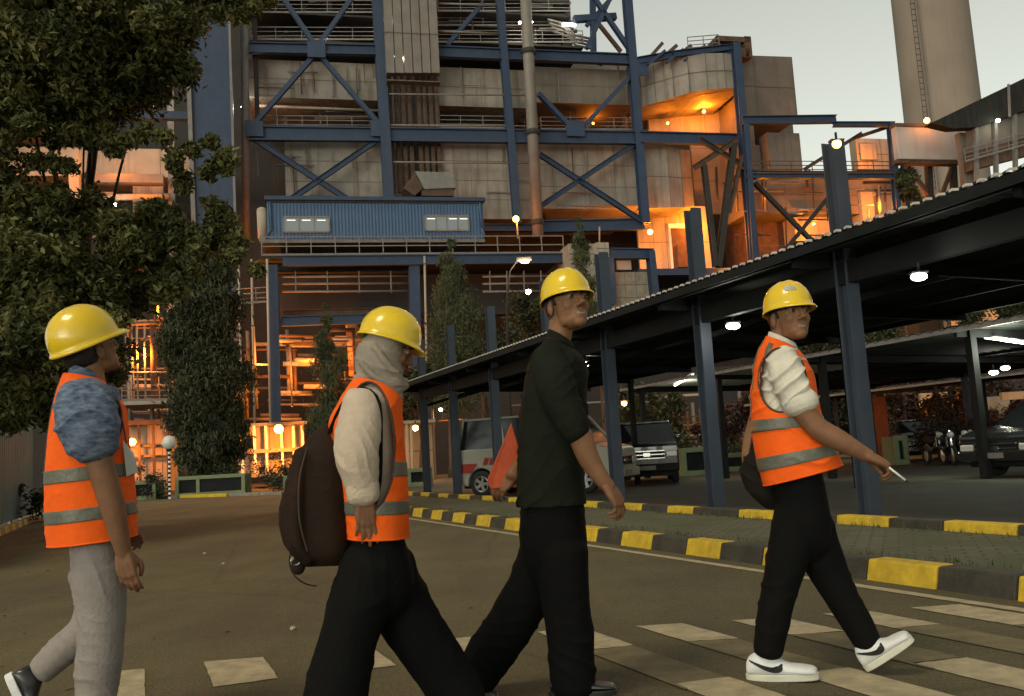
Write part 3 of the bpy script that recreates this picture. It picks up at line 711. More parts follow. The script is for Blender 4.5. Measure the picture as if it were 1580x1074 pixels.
# right of the cabin: grey blocks, small blue frame
gb = plant('switch_house', 'grey block switch house with a small blue frame behind the canopy columns', 'switch house', 960, v=-8)
pbox(gb, 'wall', 905, 420, 1006, 600, -8, 5, M['concrete'], 9, 6)
pbox(gb, 'wall', 880, 376, 940, 470, -7.5, 3, M['concrete'], 6, 4)
pbox(gb, 'cabinet', 921, 374, 940, 402, -8.2, 1, M['pale'], 3, 2)
for (a, b, w_) in (((942,391),(1008,392),.75),((1003,388),(1012,478),.75),((940,398),(944,470),.6)):
    pbar(gb, 'beam', a, b, -8.6, w_, bl, .5, 'i')
pbar(gb, 'vent_pipe', (925,376), (925,350), -7, .12, M['pale'], kind='tube')
pbox(gb, 'warm_window', 952, 402, 974, 416, -8.15, .2, M['pale'])
plamp(gb, 960, 408, -9.4, 45, .1, em=False)

# ---- left wing behind the trees
lw = plant('ash_building', 'pale orange lit building with grey beams glimpsed behind the big tree', 'building', 150, v=2)
pbox(lw, 'wall', -30, 228, 300, 272, 5, 4, M['pale'], 1, 6)
pbox(lw, 'wall', 205, 280, 252, 330, 4.6, 4, M['clad'], 1, 2)
pbox(lw, 'wall', -60, 160, 90, 200, 4, 4, M['pale'])
pbox(lw, 'wall', -60, 330, 300, 790, 8, 4, M['darksteel'])
for i in range(36):
    x = rnd.uniform(150,300); y = rnd.uniform(420,640); pbar(lw, 'pipe', (x,y), (x+2,y+rnd.uniform(30,110)), rnd.uniform(-1,6), rnd.uniform(.08,.35), M[rnd.choice(['pale','rust','duct','rust'])], kind='tube')
for i in range(30):
    x = rnd.uniform(140,260); y = rnd.uniform(470,650); pbar(lw, 'pipe', (x,y), (x+rnd.uniform(15,60),y), rnd.uniform(-1,6), rnd.uniform(.08,.3), M[rnd.choice(['pale','rust','duct','rust'])], kind='tube')
pbox(lw, 'beam', 123, 268, 252, 281, 1.5, 1, M['duct'])
pbar(lw, 'beam', (205,178), (290,180), 1, .6, M['blue'])
pbar(lw, 'column', (115,232), (122,790), 1.2, .7, M['pale'])
pbar(lw, 'column', (262,40), (272,790), 3, .5, M['steel_grey'])
pbar(lw, 'pipe', (130,305), (262,303), 2, .5, M['pale'], kind='tube')
pbox(lw, 'box', 155, 296, 175, 330, 3, 2, M['pale'])
for k in range(12): y = 340+k*26; pbar(lw, 'pipe', (rnd.uniform(-20,150),y), (rnd.uniform(180,300),y), rnd.uniform(1,6), rnd.uniform(.1,.4), M[rnd.choice(['pale','rust','duct'])], kind='tube')
pbox(lw, 'platform', 185, 618, 262, 624, -3, 5, M['pale'])
railing(lw, (188,619), (260,618), -3, M['duct'])
for x, w_, mm in ((213,.14,'pale'),(225,.14,'pale'),(238,.42,'rust'),(205,.1,'duct')): pbar(lw, 'standpipe', (x-2,500), (x,616), -2.6, w_, M[mm], kind='tube')
pbar(lw, 'pipe', (196,575), (262,574), -2.8, .12, M['pale'], kind='tube'); pbar(lw, 'pipe', (190,500), (262,497), -2.8, .3, M['rust'], kind='tube')
for (x, y, v, p_, e, r_) in ((83,250,-1,1500,True,.2),(30,235,1,700,False,.1),(180,250,1,900,False,.1),(225,300,0,900,False,.1),(215,545,-3,4200,False,.1),(235,470,-1,1500,False,.1),(120,450,0,500,False,.1),(280,560,0,500,False,.1)):
    plamp(lw, x, y, v, p_, r_, em=e)
# wide blue stair tower panel
st = plant('stair_tower', 'wide flat blue clad stair tower beside the grey standpipe', 'tower', 326, v=-2)
a, b, z0, z1 = span(290, -60, 352, 700, -2); o = off(st)
q = [fp(285,-60,-2), fp(350,-60,-2), fp(363,374,-2), fp(376,735,-2), fp(312,735,-2)]
MB().prism([p-o for p in q], (0,2.5,0)).build('wall', M['blue'], st)
pbar(st, 'corner_post', (351,-60), (364,374), -2.1, .18, M['steel_grey'])
pbar(st, 'corner_post', (285,-60), (300,374), -2.1, .3, M['steel_grey'])
# low lit buildings at ground level in front of the plant
lb = plant('pump_house', 'low orange lit pump house with white frames beyond the planters', 'building', 420, v=-16)
pbox(lb, 'wall', 366, 655, 470, 735, -16, 4, M['pale'], 1, 6)
pbox(lb, 'roof', 362, 652, 474, 657, -16.6, 5, M['steel_grey'])
for x in (372, 392, 410, 434, 452, 466): pbar(lb, 'post', (x,657), (x+3,735), -16.6, .14, M['white'])
pbox(lb, 'dark_opening', 380, 672, 392, 692, -16.05, .1, M['darksteel']); pbox(lb, 'counter', 375, 692, 468, 698, -16.7, .7, M['pale'])
plamp(lb, 430, 662, -18, 3600, .26)
lc = plant('valve_shed', 'small orange lit shed with pipes left of the globe lamp', 'shed', 215, v=-18)
pbox(lc, 'wall', 180, 655, 262, 760, -18, 3, M['pale'], 2, 5)
pbox(lc, 'roof', 176, 648, 266, 655, -19, 4.4, M['rust'])
for x in (184, 214, 236, 258): pbar(lc, 'post', (x,655), (x+3,760), -18.8, .12, M['rust'])
for y in (688, 704): pbar(lc, 'pipe', (182,y), (262,y), -18.5, .14, M['duct'], kind='tube')
plamp(lc, 204, 682, -19.4, 1200, .2)
ld = plant('gate_house', 'narrow orange lit gate house beside the second walker', 'building', 640, v=-20)
pbox(ld, 'wall', 622, 652, 668, 742, -20, 3, M['pale'], 2, 3); pbox(ld, 'roof', 618, 648, 672, 653, -21, 4.2, M['steel_grey'])
for x in (627, 634, 655): pbar(ld, 'post', (x,653), (x+2,742), -20.6, .14, M['pale'])

# ---- right wing
rw = plant('precipitator_frame', 'blue framed structure with lit openings at the right of the boiler casing', 'steel structure', 1270)
pbar(rw, 'beam', (1145,186), (1290,184), -2, .7, bl, .5, 'i'); pbar(rw, 'beam', (1285,192), (1380,192), -2, .45, bl, .4, 'i')
pbar(rw, 'beam', (1150,270), (1385,271), -2, .65, M['blue'], .5, 'i'); pbar(rw, 'column', (1374,190), (1386,345), -2, .6, bl, .5, 'i')
pbar(rw, 'column', (1150,190), (1164,400), -2, .5, bl, .5, 'i')
railing(rw, (1156,268), (1380,268), -2.2, M['rust'])
pbox(rw, 'wall_panel', 1186, 205, 1236, 262, 1, 1.5, M['clad2'], 1, 4)
pbox(rw, 'wall_panel', 1140, 178, 1165, 262, 2, 5, M['clad2'], 2, 1)
pbox(rw, 'wall_panel', 1322, 214, 1374, 262, 2.5, 1, M['pale'], 2, 3)
pbox(rw, 'window_frame', 1328, 222, 1352, 246, 2.2, .1, M['pale'])
pbox(rw, 'wall_panel', 1150, 272, 1390, 330, 2, 4, M['clad2'], 2, 8)
pbox(rw, 'wall_panel', 1150, 328, 1400, 430, 5, 4, M['rust'], 2, 8)
pbox(rw, 'wall_panel', 1330, 296, 1384, 345, 1.6, 2, M['pale'], 1, 3)
pbox(rw, 'wall_panel', 1226, 322, 1284, 372, 3, 2, M['pale'], 1, 3)
for (a, b, w_, mm) in (((1132,222),(1108,412),.6,'darksteel'),((1086,255),(1104,412),.5,'darksteel'),((1164,282),(1290,410),.4,'darksteel'),((1290,290),(1200,400),.35,'darksteel'),
        ((1145,240),(1125,330),.35,'rust'),((1138,215),(1070,260),.5,'rust'),((1080,215),(1170,270),.4,'darksteel'),((1240,262),(1330,205),.3,'rust'),((1316,214),(1370,196),.3,'rust'),((1300,268),(1306,340),.5,'darksteel')):
    pbar(rw, 'brace', a, b, -1.4, w_, M[mm], w_*.8, 'i')
for i in range(30):
    x0 = rnd.uniform(1095,1370); y = rnd.uniform(275,370)
    pbar(rw, 'pipe', (x0,y), (x0+rnd.uniform(15,60),y), rnd.uniform(-1,3), rnd.uniform(.08,.3), M[rnd.choice(['rust','darksteel','steel_grey','duct'])], kind='tube')
for i in range(18):
    x0 = rnd.uniform(1095,1370); y = rnd.uniform(255,330)
    pbar(rw, 'pipe', (x0,y), (x0+2,y+rnd.uniform(25,70)), rnd.uniform(-1,3), rnd.uniform(.08,.3), M[rnd.choice(['rust','darksteel','steel_grey'])], kind='tube')
for (x, y, v, p_, e, r_) in ((1345,235,.2,1200,False,.1),(1255,345,1.0,2400,True,.1),(1355,318,-.4,1500,False,.1),(1115,365,1,2200,False,.1),(1180,300,-.5,300,False,.1),(1420,330,0,700,True,.1),(1130,405,-1,500,False,.1)):
    plamp(rw, x, y, v, p_, r_, em=e)
M['tankpaint'] = mat('tank_paint', (.36,.33,.31), .6, var=.08, scale=.6, streak=.2)
pw = plant('water_tank', 'big pale rectangular tank on dark legs left of the conveyor', 'tank', 1433)
pbox(pw, 'body', 1385, 196, 1480, 246, -3, .8, M['tankpaint'], 0, 0, bevel=.06)
pbox(pw, 'rim', 1383, 191, 1484, 196, -3.1, 1.0, M['rust']); pbox(pw, 'base', 1385, 246, 1482, 252, -2.9, .8, M['rust'])
for x in (1395, 1432, 1470): pbar(pw, 'leg', (x,250), (x+4,330), -1, .5, M['darksteel'])
pbar(pw, 'brace', (1400,255), (1440,310), -1, .3, M['rust']); pbar(pw, 'brace', (1450,310), (1470,255), -1, .3, M['rust'])
pbox(pw, 'under_wall', 1390, 292, 1450, 330, 1, 1, M['pale'])
# lamp on pole by the chimney
lp = plant('orange_lamp', 'orange lamp on the tank rim in front of the chimney', 'lamp', 1430, v=-3.5)
pbar(lp, 'pole', (1430,194), (1430,187), -3.5, .1, M['darksteel']); plamp(lp, 1430, 186, -3.5, 260, .26)
lp = plant('orange_lamp', 'orange lamp beside the tall pale pipe right of the cabin', 'lamp', 796, v=-3)
pbar(lp, 'bracket', (797,340), (799,368), -3, .12, M['steel_grey']); plamp(lp, 796, 338, -3, 700, .26)
# conveyor gallery at the far right
cv = plant('conveyor_gallery', 'sloping grey conveyor gallery with green dark roof at the upper right edge', 'conveyor', 1540, v=-8)
o = off(cv); v = -8
q = [fp(x,y,v)-o for x, y in ((1500,196),(1640,148),(1640,200),(1500,232))]
MB().prism(q, (0,.8,0)).build('wall', M['clad2'], cv)
q = [fp(x,y,v-.6)-o for x, y in ((1436,190),(1640,92),(1640,150),(1508,196),(1470,198))]
MB().prism(q, (0,.9,0)).build('roof', M['canopy'], cv)
q = [fp(x,y,v-.2)-o for x, y in ((1500,232),(1640,198),(1640,226),(1500,262))]
MB().prism(q, (0,.8,0)).build('girder', M['rust'], cv)
for x in (1505, 1535, 1565): pbar(cv, 'post', (x,175), (x+3,330), v-.3, .3, M['steel_grey'])
for k in range(0): pbar(cv, 'truss_bar', (1500+k*14,184-k*5), (1508+k*14,160-k*5), v-.5, .14, M['steel_grey'])
railing(cv, (1490,250), (1590,222), v-.8, M['steel_grey'])
pbar(cv, 'mast', (1556,130), (1558,180), v-.8, .15, M['steel_grey'])
pbox(cv, 'tower', 1488, 205, 1508, 330, -7, .6, M['clad2'], 4, 1)
plamp(cv, 1540, 186, v-1, 50, .16, warm=False)
# chimney, far behind
ch = thing('chimney', 'tall tapering concrete chimney standing behind the plant against the sky', 'chimney', at(1447, 690, 150) * Vector((1,1,0)) if False else Vector((at(1447,690,150).x, 150, 0)))
b0 = at(1452, 190, 150); t0 = at(1437, 0, 150); L_ = (at(1512,160,150)-at(1389,160,150)).length/2; L1 = (at(1497,0,150)-at(1377,0,150)).length/2
zb, zt = at(1450,160,150).z, at(1437,0,150).z; sl = (L_-L1)/(zt-zb); cxx = (b0.x+t0.x)/2
prof = []
z = 0.0
while z < 130: prof.append(((L_ + sl*(zb-z))*.895, z)); z += 2.5
ch.location = (cxx, 150, 0)
MB().lathe(prof, n=48).build('shaft', M['chimney'], ch, smooth=True)
L_ *= .895; sl *= .895; r_ = (L_ + sl*(zb-40))*1.45
mb = MB()
for k, xo in enumerate((-.35, .35)): mb.bar((-r_*.60+xo, -(L_+sl*zb)*.80, 0), (-r_*.60+xo+sl*40, -(L_+sl*(zb-125))*.80, 125), .08)
for k in range(120): z = k+.5; t = z/125; y_ = -(L_+sl*(zb-z))*.80; mb.bar((-r_*.60-.35+sl*40*t, y_, z), (-r_*.60+.35+sl*40*t, y_, z), .08)
mb.build('ladder', M['darksteel'], ch)
# wire-like cable tray on the shaft
MB().bar((-r_*.52,-(L_+sl*zb)*.85,0), (-r_*.52+sl*40,-(L_+sl*(zb-125))*.85,125), .18).build('cable_tray', M['seam'], ch)
for b_ in list(bpy.data.objects):
    for k in ('_u', '_v'):
        if k in b_: del b_[k]
# ============================================================ TREES AND SHRUBS
def tree(name, label, cat, base, blobs, n, size, m_, group=None, trunk=.16, limbs=True, narrow=.5, seed=1, hang=0.0, bare=False):
    """blobs: (centre, (rx, ry, rz)) in world space; leaves are small folded faces spread in the blobs' shells and volume"""
    q = random.Random(seed); root = thing(name, label, cat, base, 0, group); base = Vector(base)
    vol = [b[1][0]*b[1][2] for b in blobs]; tot = sum(vol); V = []; Fc = []
    sub = []
    for (c, r_), w_ in zip(blobs, vol):          # clumps inside each blob
        k = max(3, int(n/260*w_/tot))
        for _ in range(k):
            while True:
                p = Vector((q.uniform(-1,1), q.uniform(-1,1), q.uniform(-1,1)))
                if .25 < p.length < 1: break
            sub.append((Vector(c)+Vector((p.x*r_[0], p.y*r_[1], p.z*r_[2])), max(.12, min(r_)*q.uniform(.26,.52)*(1.45 if n < 45000 else 1))))
    per = n // len(sub)
    for c, r_ in sub:
        for _ in range(per):
            d = Vector((q.gauss(0,.5), q.gauss(0,.5), q.gauss(0,.45)-hang*abs(q.gauss(0,.5))))*r_
            p = c + d - base; s = size*q.uniform(.55,1.3)
            e = Euler((q.uniform(-1.1,1.1), q.uniform(-1.1,1.1) + hang*.8, q.uniform(0,6.28))).to_matrix()
            a = e @ Vector((s,0,0)); b = e @ Vector((0,s*narrow,0)); nrm = e @ Vector((0,0,s*.18))
            i = len(V); V.extend([p-a, p-b*.9+nrm, p+a, p+b*.9+nrm]); Fc.append((i,i+1,i+2,i+3))
    mb = MB(); mb.v = V; mb.f = Fc; mb.m = [0]*len(Fc)
    mb.build('crown', m_, root, fix=False)
    t = MB(); top = sum((Vector(b[0]) for b in blobs), Vector())/len(blobs); zt = max(b[0][2] for b in blobs)
    trunk_top = Vector((top.x*.6+base.x*.4, top.y*.6+base.y*.4, base.z+(zt-base.z)*.8))
    mid = base.lerp(trunk_top, .45)+Vector((q.uniform(-.2,.2), q.uniform(-.1,.1), 0))
    t.tube([Vector((0,0,-.1)), (base.lerp(mid,.15)-base)+Vector((.02,0,0)), mid-base, trunk_top-base], [trunk*1.5, trunk*1.1, trunk*.8, trunk*.3], 10)
    if limbs:
        for k, (c, r_) in enumerate(sorted(blobs, key=lambda b: -b[1][0])[:13]):
            h = q.uniform(.25,.9); s0 = base.lerp(mid, h/.5) if h < .5 else mid.lerp(trunk_top, (h-.5)/.5); c = Vector(c)
            m1 = s0.lerp(c,.5)+Vector((0,0,q.uniform(.0,.35)))
            t.tube([s0-base, m1-base, c-base, c-base+Vector((q.uniform(-1,1)*r_[0]*.5, 0, r_[2]*.4))], [trunk*.26, trunk*.15, trunk*.07, trunk*.02], 6)
    t.build('trunk', M['bark'], root, smooth=True)
    return root
def pb(x, y, rx, ry, Y, ydep=None):
    return (at(x,y,Y), (rx*Y/F, ydep or min(rx,ry)*Y/F, ry*Y/F))
bl_ = []
for (x,y,rx,ry,Y) in [(20,30,130,90,14),(150,20,120,80,15),(60,130,110,60,14.5),(170,110,95,70,15.5),(235,70,70,60,15),(300,18,75,36,15),(385,-5,80,30,15),(265,120,35,50,15.5),
        (130,190,110,36,15),(40,205,60,22,14),(225,215,70,28,15),(305,238,60,28,15),(345,256,40,16,15),(80,275,40,45,15),(278,300,22,60,15.5),(40,340,90,40,14.5),
        (130,375,100,50,15),(220,365,80,42,15.5),(300,385,70,38,15.5),(368,405,55,26,15.5),(30,430,100,70,14),(130,450,95,60,15),(215,440,70,50,15.5),(30,540,95,75,13.6),
        (15,620,60,40,13.2),(120,560,70,60,16),(-90,300,120,260,15),(190,500,30,22,12),(175,40,130,90,17),(60,100,120,90,17),(70,320,90,40,16),(330,330,40,40,16),(180,330,90,28,16),(250,20,90,50,17),(60,590,60,60,15)]:
    bl_.append(pb(x,y,rx,ry,Y))
tree('broadleaf_tree', 'big dark broadleaf tree spreading over the upper left above the sheet metal fence', 'tree', Vector((-9.9,20.5,0)) , bl_, 175000, .078, M['leaf'], trunk=.2, seed=3)
bl_ = [pb(x,y,rx,ry,44.5) for x,y,rx,ry in [(300,420,55,40),(318,470,52,45),(300,530,50,50),(322,580,58,55),(305,640,44,50),(330,680,44,45),(305,700,30,30),(345,725,28,22),(262,540,16,50),(360,640,18,40)]]
tree('weeping_tree', 'dense dark weeping tree reaching nearly to the planters behind the globe lamp', 'tree', at(292,700,44.5)*Vector((1,1,0)), bl_, 80000, .15, M['leaf2'], trunk=.28, seed=5, hang=.8, narrow=.34)
def conifer(label, x, ytop, ybot, w_, Y, seed, n=5000, grp='conifers in front of the plant'):
    b_ = []; k_ = 15
    for k in range(k_):
        t = k/(k_-1); y = ytop+(ybot-ytop)*t; r_ = w_*(.16+.92*min(1,(t*1.35))**.75)*(1 if t < .85 else .8)
        b_.append(pb(x+(y-ytop)*.055+random.Random(seed*31+k).uniform(-.12,.12)*r_, y, r_, max((ybot-ytop)/k_*1.3, r_*.75), Y, r_*Y/F))
    bs = at(x, 700, Y); bs.z = 0
    return tree('conifer', label, 'tree', bs, b_, n*4, .13, M['conifer'], group=grp, trunk=.14, limbs=False, seed=seed, hang=-.8, narrow=.22)
conifer('narrow dark conifer left of the second walker\'s helmet', 503, 492, 735, 33, 46, 11)
conifer('tall olive conifer rising between the blue column and the third walker', 695, 380, 610, 46, 50, 12, 8000)
conifer('slim dark conifer right above the third walker\'s helmet', 895, 345, 540, 26, 52, 13, 4200)
# loose trees behind the canopies
for i, (x, y, rx, ry, Y, lab) in enumerate([(745,560,60,70,52,'olive brown tree behind the low end of the canopy'),(640,600,45,60,50,'dark bush tree behind the second walker\'s face'),
        (830,520,45,60,58,'thin dark tree behind the third walker\'s neck'),(1010,650,70,55,44,'dark tree above the black pickup'),(1130,640,60,40,46,'reddish dark tree between two canopy columns'),
        (1260,600,70,90,48,'dark tree behind the last walker\'s chest'),(1400,600,90,90,46,'dark tree with reddish leaves behind the motorcycles'),(1520,620,80,60,40,'dark red brown shrub behind the parked black car'),
        (1450,470,60,50,55,'dark tree over the middle canopy'),(1590,440,60,50,52,'dark tree at the right edge over the canopy'),(1330,520,60,60,56,'dark tree behind the near canopy column'),(1400,290,22,36,60,'small green tree below the pale water tank')]):
    q = random.Random(50+i); b_ = []
    for k in range(7): b_.append(pb(x+q.uniform(-.7,.7)*rx, y+q.uniform(-.7,.7)*ry, rx*.42, ry*.42, Y+q.uniform(-1,1)))
    bs = at(x+8, 700, Y); bs.z = 0
    tree('tree', lab, 'tree', bs, b_, 11000, .14, M['leaf_red'] if 'red' in lab else M['leaf2'], group='trees beyond the car park', trunk=.13, seed=70+i)
def bush(label, x, y, r, Y, seed, m_='leaf2', n=1300):
    bs = at(x, y, Y); bs.z = 0; q = random.Random(seed)
    b_ = [(bs+Vector((q.uniform(-.6,.6)*r, q.uniform(-.3,.3)*r, r*(.3+q.random()*.5))), (r*.5, r*.4, r*.45)) for _ in range(6)]
    return tree('bush', label, 'bush', bs, b_, n, .08, M[m_], group='bushes around the planters', trunk=.03, seed=seed)
bush('dark bush behind the wide green planter', 345, 740, 1.3, 43, 1); bush('dark bush between the planters and the lit pump house', 420, 735, 1.5, 41, 2)
bush('small bush left of the globe lamp post', 228, 745, 1.2, 40, 3); bush('low bush at the first walker\'s back', 60, 765, 1.3, 36, 4); bush('bush at the foot of the metal fence', 70, 800, .9, 24, 5)
bush('low bush behind the pump house planter', 470, 735, 1.3, 42, 6)
bush('red brown bush beside the parked black car', 1490, 690, 1.5, 29, 7, 'leaf_red', 2400); bush('bushy red shrub behind the black car', 1560, 670, 1.8, 30, 8, 'leaf_red', 3000)
bush('low dark bush beyond the black pickup', 1120, 715, 1.2, 34, 9); bush('dark bush in front of the rear brick wall', 1180, 710, 1.2, 36, 10); bush('dark bush beyond the parked van', 820, 735, 1.2, 40, 12)
# grass and weeds along the back kerb
mb = MB(); q = random.Random(9)
for i in range(2600):
    l = q.choice([q.uniform(6.8,7.5), q.uniform(4.95,5.1), q.uniform(6.4,6.58)]); a = q.uniform(1.5,22); z0 = .125 if l < 6.6 else 0
    h = q.uniform(.02,.06) if l < 6.6 else q.uniform(.03,.14); p = rp(l,a,z0); d = Vector((q.uniform(-.5,.5), q.uniform(-.5,.5), 1))*h; s_ = Vector((q.uniform(-1,1), q.uniform(-1,1), 0)).normalized()*.006
    mb.add([p-s_, p+s_, p+d], [(0,1,2)])
tag(mb.build('grass', M['leaf'], fix=False), 'sparse grass and weeds along the verge and the car park kerb', 'grass', kind='stuff')
mb = MB()
for i in range(900):
    l = q.uniform(-2.4,4.6); a = q.uniform(4,26); 
    if l > 0 and q.random() < .7: continue
    p = rp(l,a,.004); s_ = q.uniform(.008,.03); e = Euler((q.uniform(-.3,.3), q.uniform(-.3,.3), q.uniform(0,6))).to_matrix()
    mb.add([p+e@Vector((-s_,0,.004)), p+e@Vector((0,-s_*.5,.006)), p+e@Vector((s_,0,.004)), p+e@Vector((0,s_*.5,.006))], [(0,1,2,3)])
tag(mb.build('fallen_leaves', M['leaf'], fix=False), 'small fallen leaves scattered over the left side of the road', 'leaves', kind='stuff')

# ============================================================ PLANTERS, LAMPS
def planter(label, x0, x1, y0, y1, Y, m_='green', n=1):
    a, b = at(x0,(y0+y1)/2,Y), at(x1,(y0+y1)/2,Y); h = at((x0+x1)/2,y0,Y).z; W_ = b.x-a.x
    root = thing('planter', label, 'planter', Vector((a.x,Y,0)), 0, 'green framed planters round the yard')
    f = MB(); t = .16
    f.box((0,0,0),(W_,.12,t*1.1)); f.box((0,0,h-t),(W_,.12,h)); xs = [0, W_-t] + ([W_*.30] if n == 2 else [])
    for x in xs: f.box((x,-.003,t*1.1),(x+t,.12,h-t))
    f.box((0,.9,0),(W_,1.0,h-.02)); f.box((0,.12,0),(.08,.9,h-.02)); f.box((W_-.08,.12,0),(W_,.9,h-.02))
    f.build('frame', M[m_], root, bevel=.01)
    MB().box((.05,.07,.05),(W_-.05,.11,h-.1)).build('dark_panel', M['black_metal'], root)
    MB().box((.08,.12,h*.6),(W_-.08,.9,h*.8)).build('soil', M['earth'], root)
planter('wide green framed planter with two openings right of the globe lamp', 270, 378, 733, 767, 40.5, n=2)
planter('green framed planter left of the globe lamp behind the first walker', 200, 240, 742, 771, 40)
planter('green framed planter by the backpack', 437, 482, 733, 761, 38)
planter('pale green planter right of the black pickup', 1052, 1104, 690, 731, 30)
planter('pale green planter partly behind the last walker\'s arm', 1112, 1175, 698, 726, 32)
planter('small green planter under the canopy beside the second walker', 628, 664, 722, 755, 36)
planter('yellow green planter stand near the motorcycles', 1380, 1402, 672, 712, 29)
gp = thing('globe_lamp', 'white globe lamp on a black and white dotted post behind the first walker', 'lamp', gnd(262,770))
gx = gnd(262,770); hz_ = at(259,683,gx.y)
MB().ball((0,0,hz_.z), .30, 12).build('globe', mat('globe_white', (.55,.56,.5), .35, var=.05), gp, smooth=True)
pm = MB()
for k in range(22):
    z = k*(hz_.z-.3)/22; pm.tube([(0,0,z),(0,0,z+(hz_.z-.3)/22-.001)], .055, 8, mi=k % 2)
pm.build('post', [M['white'], M['black_metal']], gp); MB().tube([(0,0,hz_.z-.36),(0,0,hz_.z-.24)], .12, 10).build('collar', M['black_metal'], gp)
def street_lamp(label, x, ybase, xt, yt, Y, watts, warm):
    b = at(x, ybase, Y); t = at(xt, yt, Y); root = thing('street_lamp', label, 'street lamp', Vector((b.x,Y,0)))
    o = Vector((b.x,Y,0)); L = t - o
    MB().tube([(0,0,0),(0,0,L.z*.55),(L.x*.10,0,L.z*.8),(L.x*.35,0,L.z*.95),(L.x*.75,0,L.z*1.0)], [.06,.05,.04,.03,.025], 8).build('pole', M['darksteel'], root, smooth=True)
    MB().box((L.x*.7,-.12,L.z-.04),(L.x*.7+.62,.12,L.z+.10)).build('lamp_head', M['steel_grey'], root, bevel=.03)
    MB().ball((L.x*.7+.34,0,L.z-.07), (.2,.11,.08), 8).build('lamp_lens', M['em_warm' if warm else 'em_white'], root, smooth=True)
    sodium((L.x*.7+.34,-.15,L.z-.25), watts, root, .12, (1.0,.60,.25) if warm else (1,.95,.8))
M['em_warm'] = emat('warm_lamp', (1.0,.6,.22), 7)
street_lamp('curved street lamp with a warm lamp behind the low canopy roof', 787, 620, 806, 401, 36, 110, True)
flood(815, 450, 40, 'small white lamp between the street lamp and the third walker', .12, 60, flat=False)
flood(1291, 222, 9.6, 'orange lamp fixed near the top of the nearest tall blue column', .05, 5, True, False)
flood(680, 632, 44, 'small white lamp in the dark under the canopy end', .09, 20, flat=False)

# rear walls and workshop of the car park
ws = thing('workshop', 'long dark brown workshop behind the car park with a few lit openings', 'building', (22,62,0))
def wbox(name, x0, y0, x1, y1, Y, th, m_, root=ws):
    xm, ym = (x0+x1)/2, (y0+y1)/2; a, b = at(x0,ym,Y), at(x1,ym,Y); z0, z1 = at(xm,y1,Y).z, at(xm,y0,Y).z; z0 = max(z0, 0)
    o = root.location
    return MB().box(Vector((a.x,Y,z0))-o, Vector((b.x,Y+th,z1))-o).build(name, m_, root)
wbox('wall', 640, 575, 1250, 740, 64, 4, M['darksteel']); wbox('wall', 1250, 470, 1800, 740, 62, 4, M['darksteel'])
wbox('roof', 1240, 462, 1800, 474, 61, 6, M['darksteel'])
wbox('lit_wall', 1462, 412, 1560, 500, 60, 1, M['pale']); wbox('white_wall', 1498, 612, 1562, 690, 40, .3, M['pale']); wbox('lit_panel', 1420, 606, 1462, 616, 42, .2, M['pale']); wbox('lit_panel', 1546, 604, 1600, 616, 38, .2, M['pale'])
wbox('red_column', 1352, 612, 1372, 735, 40, .5, mat('red_oxide', (.08,.02,.01), .8)); wbox('column', 975, 630, 990, 700, 46, .4, mat('red_oxide2', (.08,.02,.01), .8))
wbox('blue_column', 1478, 608, 1496, 700, 42, .5, M['blue']); wbox('white_panel', 987, 628, 1000, 662, 50, .3, M['pale']); wbox('pale_column', 1006, 628, 1020, 690, 48, .3, M['blue_post'])
for k in range(9): wbox('shelf', 1040, 640+k*9, 1150, 642+k*9, 50, .3, M['rust'])
for k in range(6): wbox('shelf_post', 1042+k*20, 630, 1045+k*20, 722, 49.6, .2, M['rust'])
for (x, y, Y, p_) in ((1480,440,56,900),(1540,430,57,700),(1440,625,40,120),(1575,622,36,110),(1000,600,47,200),(1100,640,46,150),(700,640,55,350),(1380,640,38,60)):
    sodium(at(x,y,Y)-ws.location, p_, ws, .15, (1.0,.36,.05))
for i in range(46):
    x = rnd.uniform(640,1590); y = rnd.uniform(600,690); w_ = rnd.uniform(20,90)
    wbox('pipe' if i % 2 else 'shelf', x, y, x+w_, y+rnd.uniform(1.5,4), rnd.uniform(50,60), .25, M[rnd.choice(['rust','steel_grey','duct','pale'])])
for i in range(34):
    x = rnd.uniform(640,1590); wbox('rack_post', x, rnd.uniform(580,640), x+rnd.uniform(2,5), 735, rnd.uniform(50,60), .25, M[rnd.choice(['rust','steel_grey','duct','blue'])])
wbox('yard_wall', 940, 700, 1700, 735, 44, .3, M['concrete'])

# ============================================================ VEHICLES
def wheel(root, x, y, r, wd=.2, rim='steel_grey'):
    t = MB().lathe([(r*.62,-wd/2),(r*.92,-wd/2),(r,-wd*.36),(r,wd*.36),(r*.92,wd/2),(r*.62,wd/2)], n=24, axis=1).build('tyre', M['rubber'], root, smooth=True, loc=(x,y,r))
    b = MB(); sgn = 1 if y > 0 else -1; yy = sgn*wd*.40
    b.lathe([(r*.63,yy-.02),(r*.63,yy+.02),(r*.52,yy)], n=20, axis=1)
    for k in range(5):
        a = 2*math.pi*k/5; b.bar((0,yy*.9,0), (r*.6*math.cos(a),yy,r*.6*math.sin(a)), r*.22, .03, up=(0,1,0))
    b.lathe([(.001,yy+sgn*.02),(r*.14,yy+sgn*.02),(r*.16,yy)], n=12, axis=1)
    b.build('rim', M['rim'], root, loc=(x,y,r)); MB().lathe([(.001,0),(r*.62,0)], n=20, axis=1).build('brake_disc', M['black_metal'], root, loc=(x,y,r))
M['rubber'] = mat('rubber', (.012,.012,.012), .85); M['rim'] = mat('alloy', (.5,.5,.48), .35, metal=.8, var=.05)
M['car_white'] = mat('car_white', (.27,.27,.22), .4, var=.03, coat=.5); M['car_black'] = mat('car_black', (.012,.013,.014), .22, var=.1, coat=1.0)
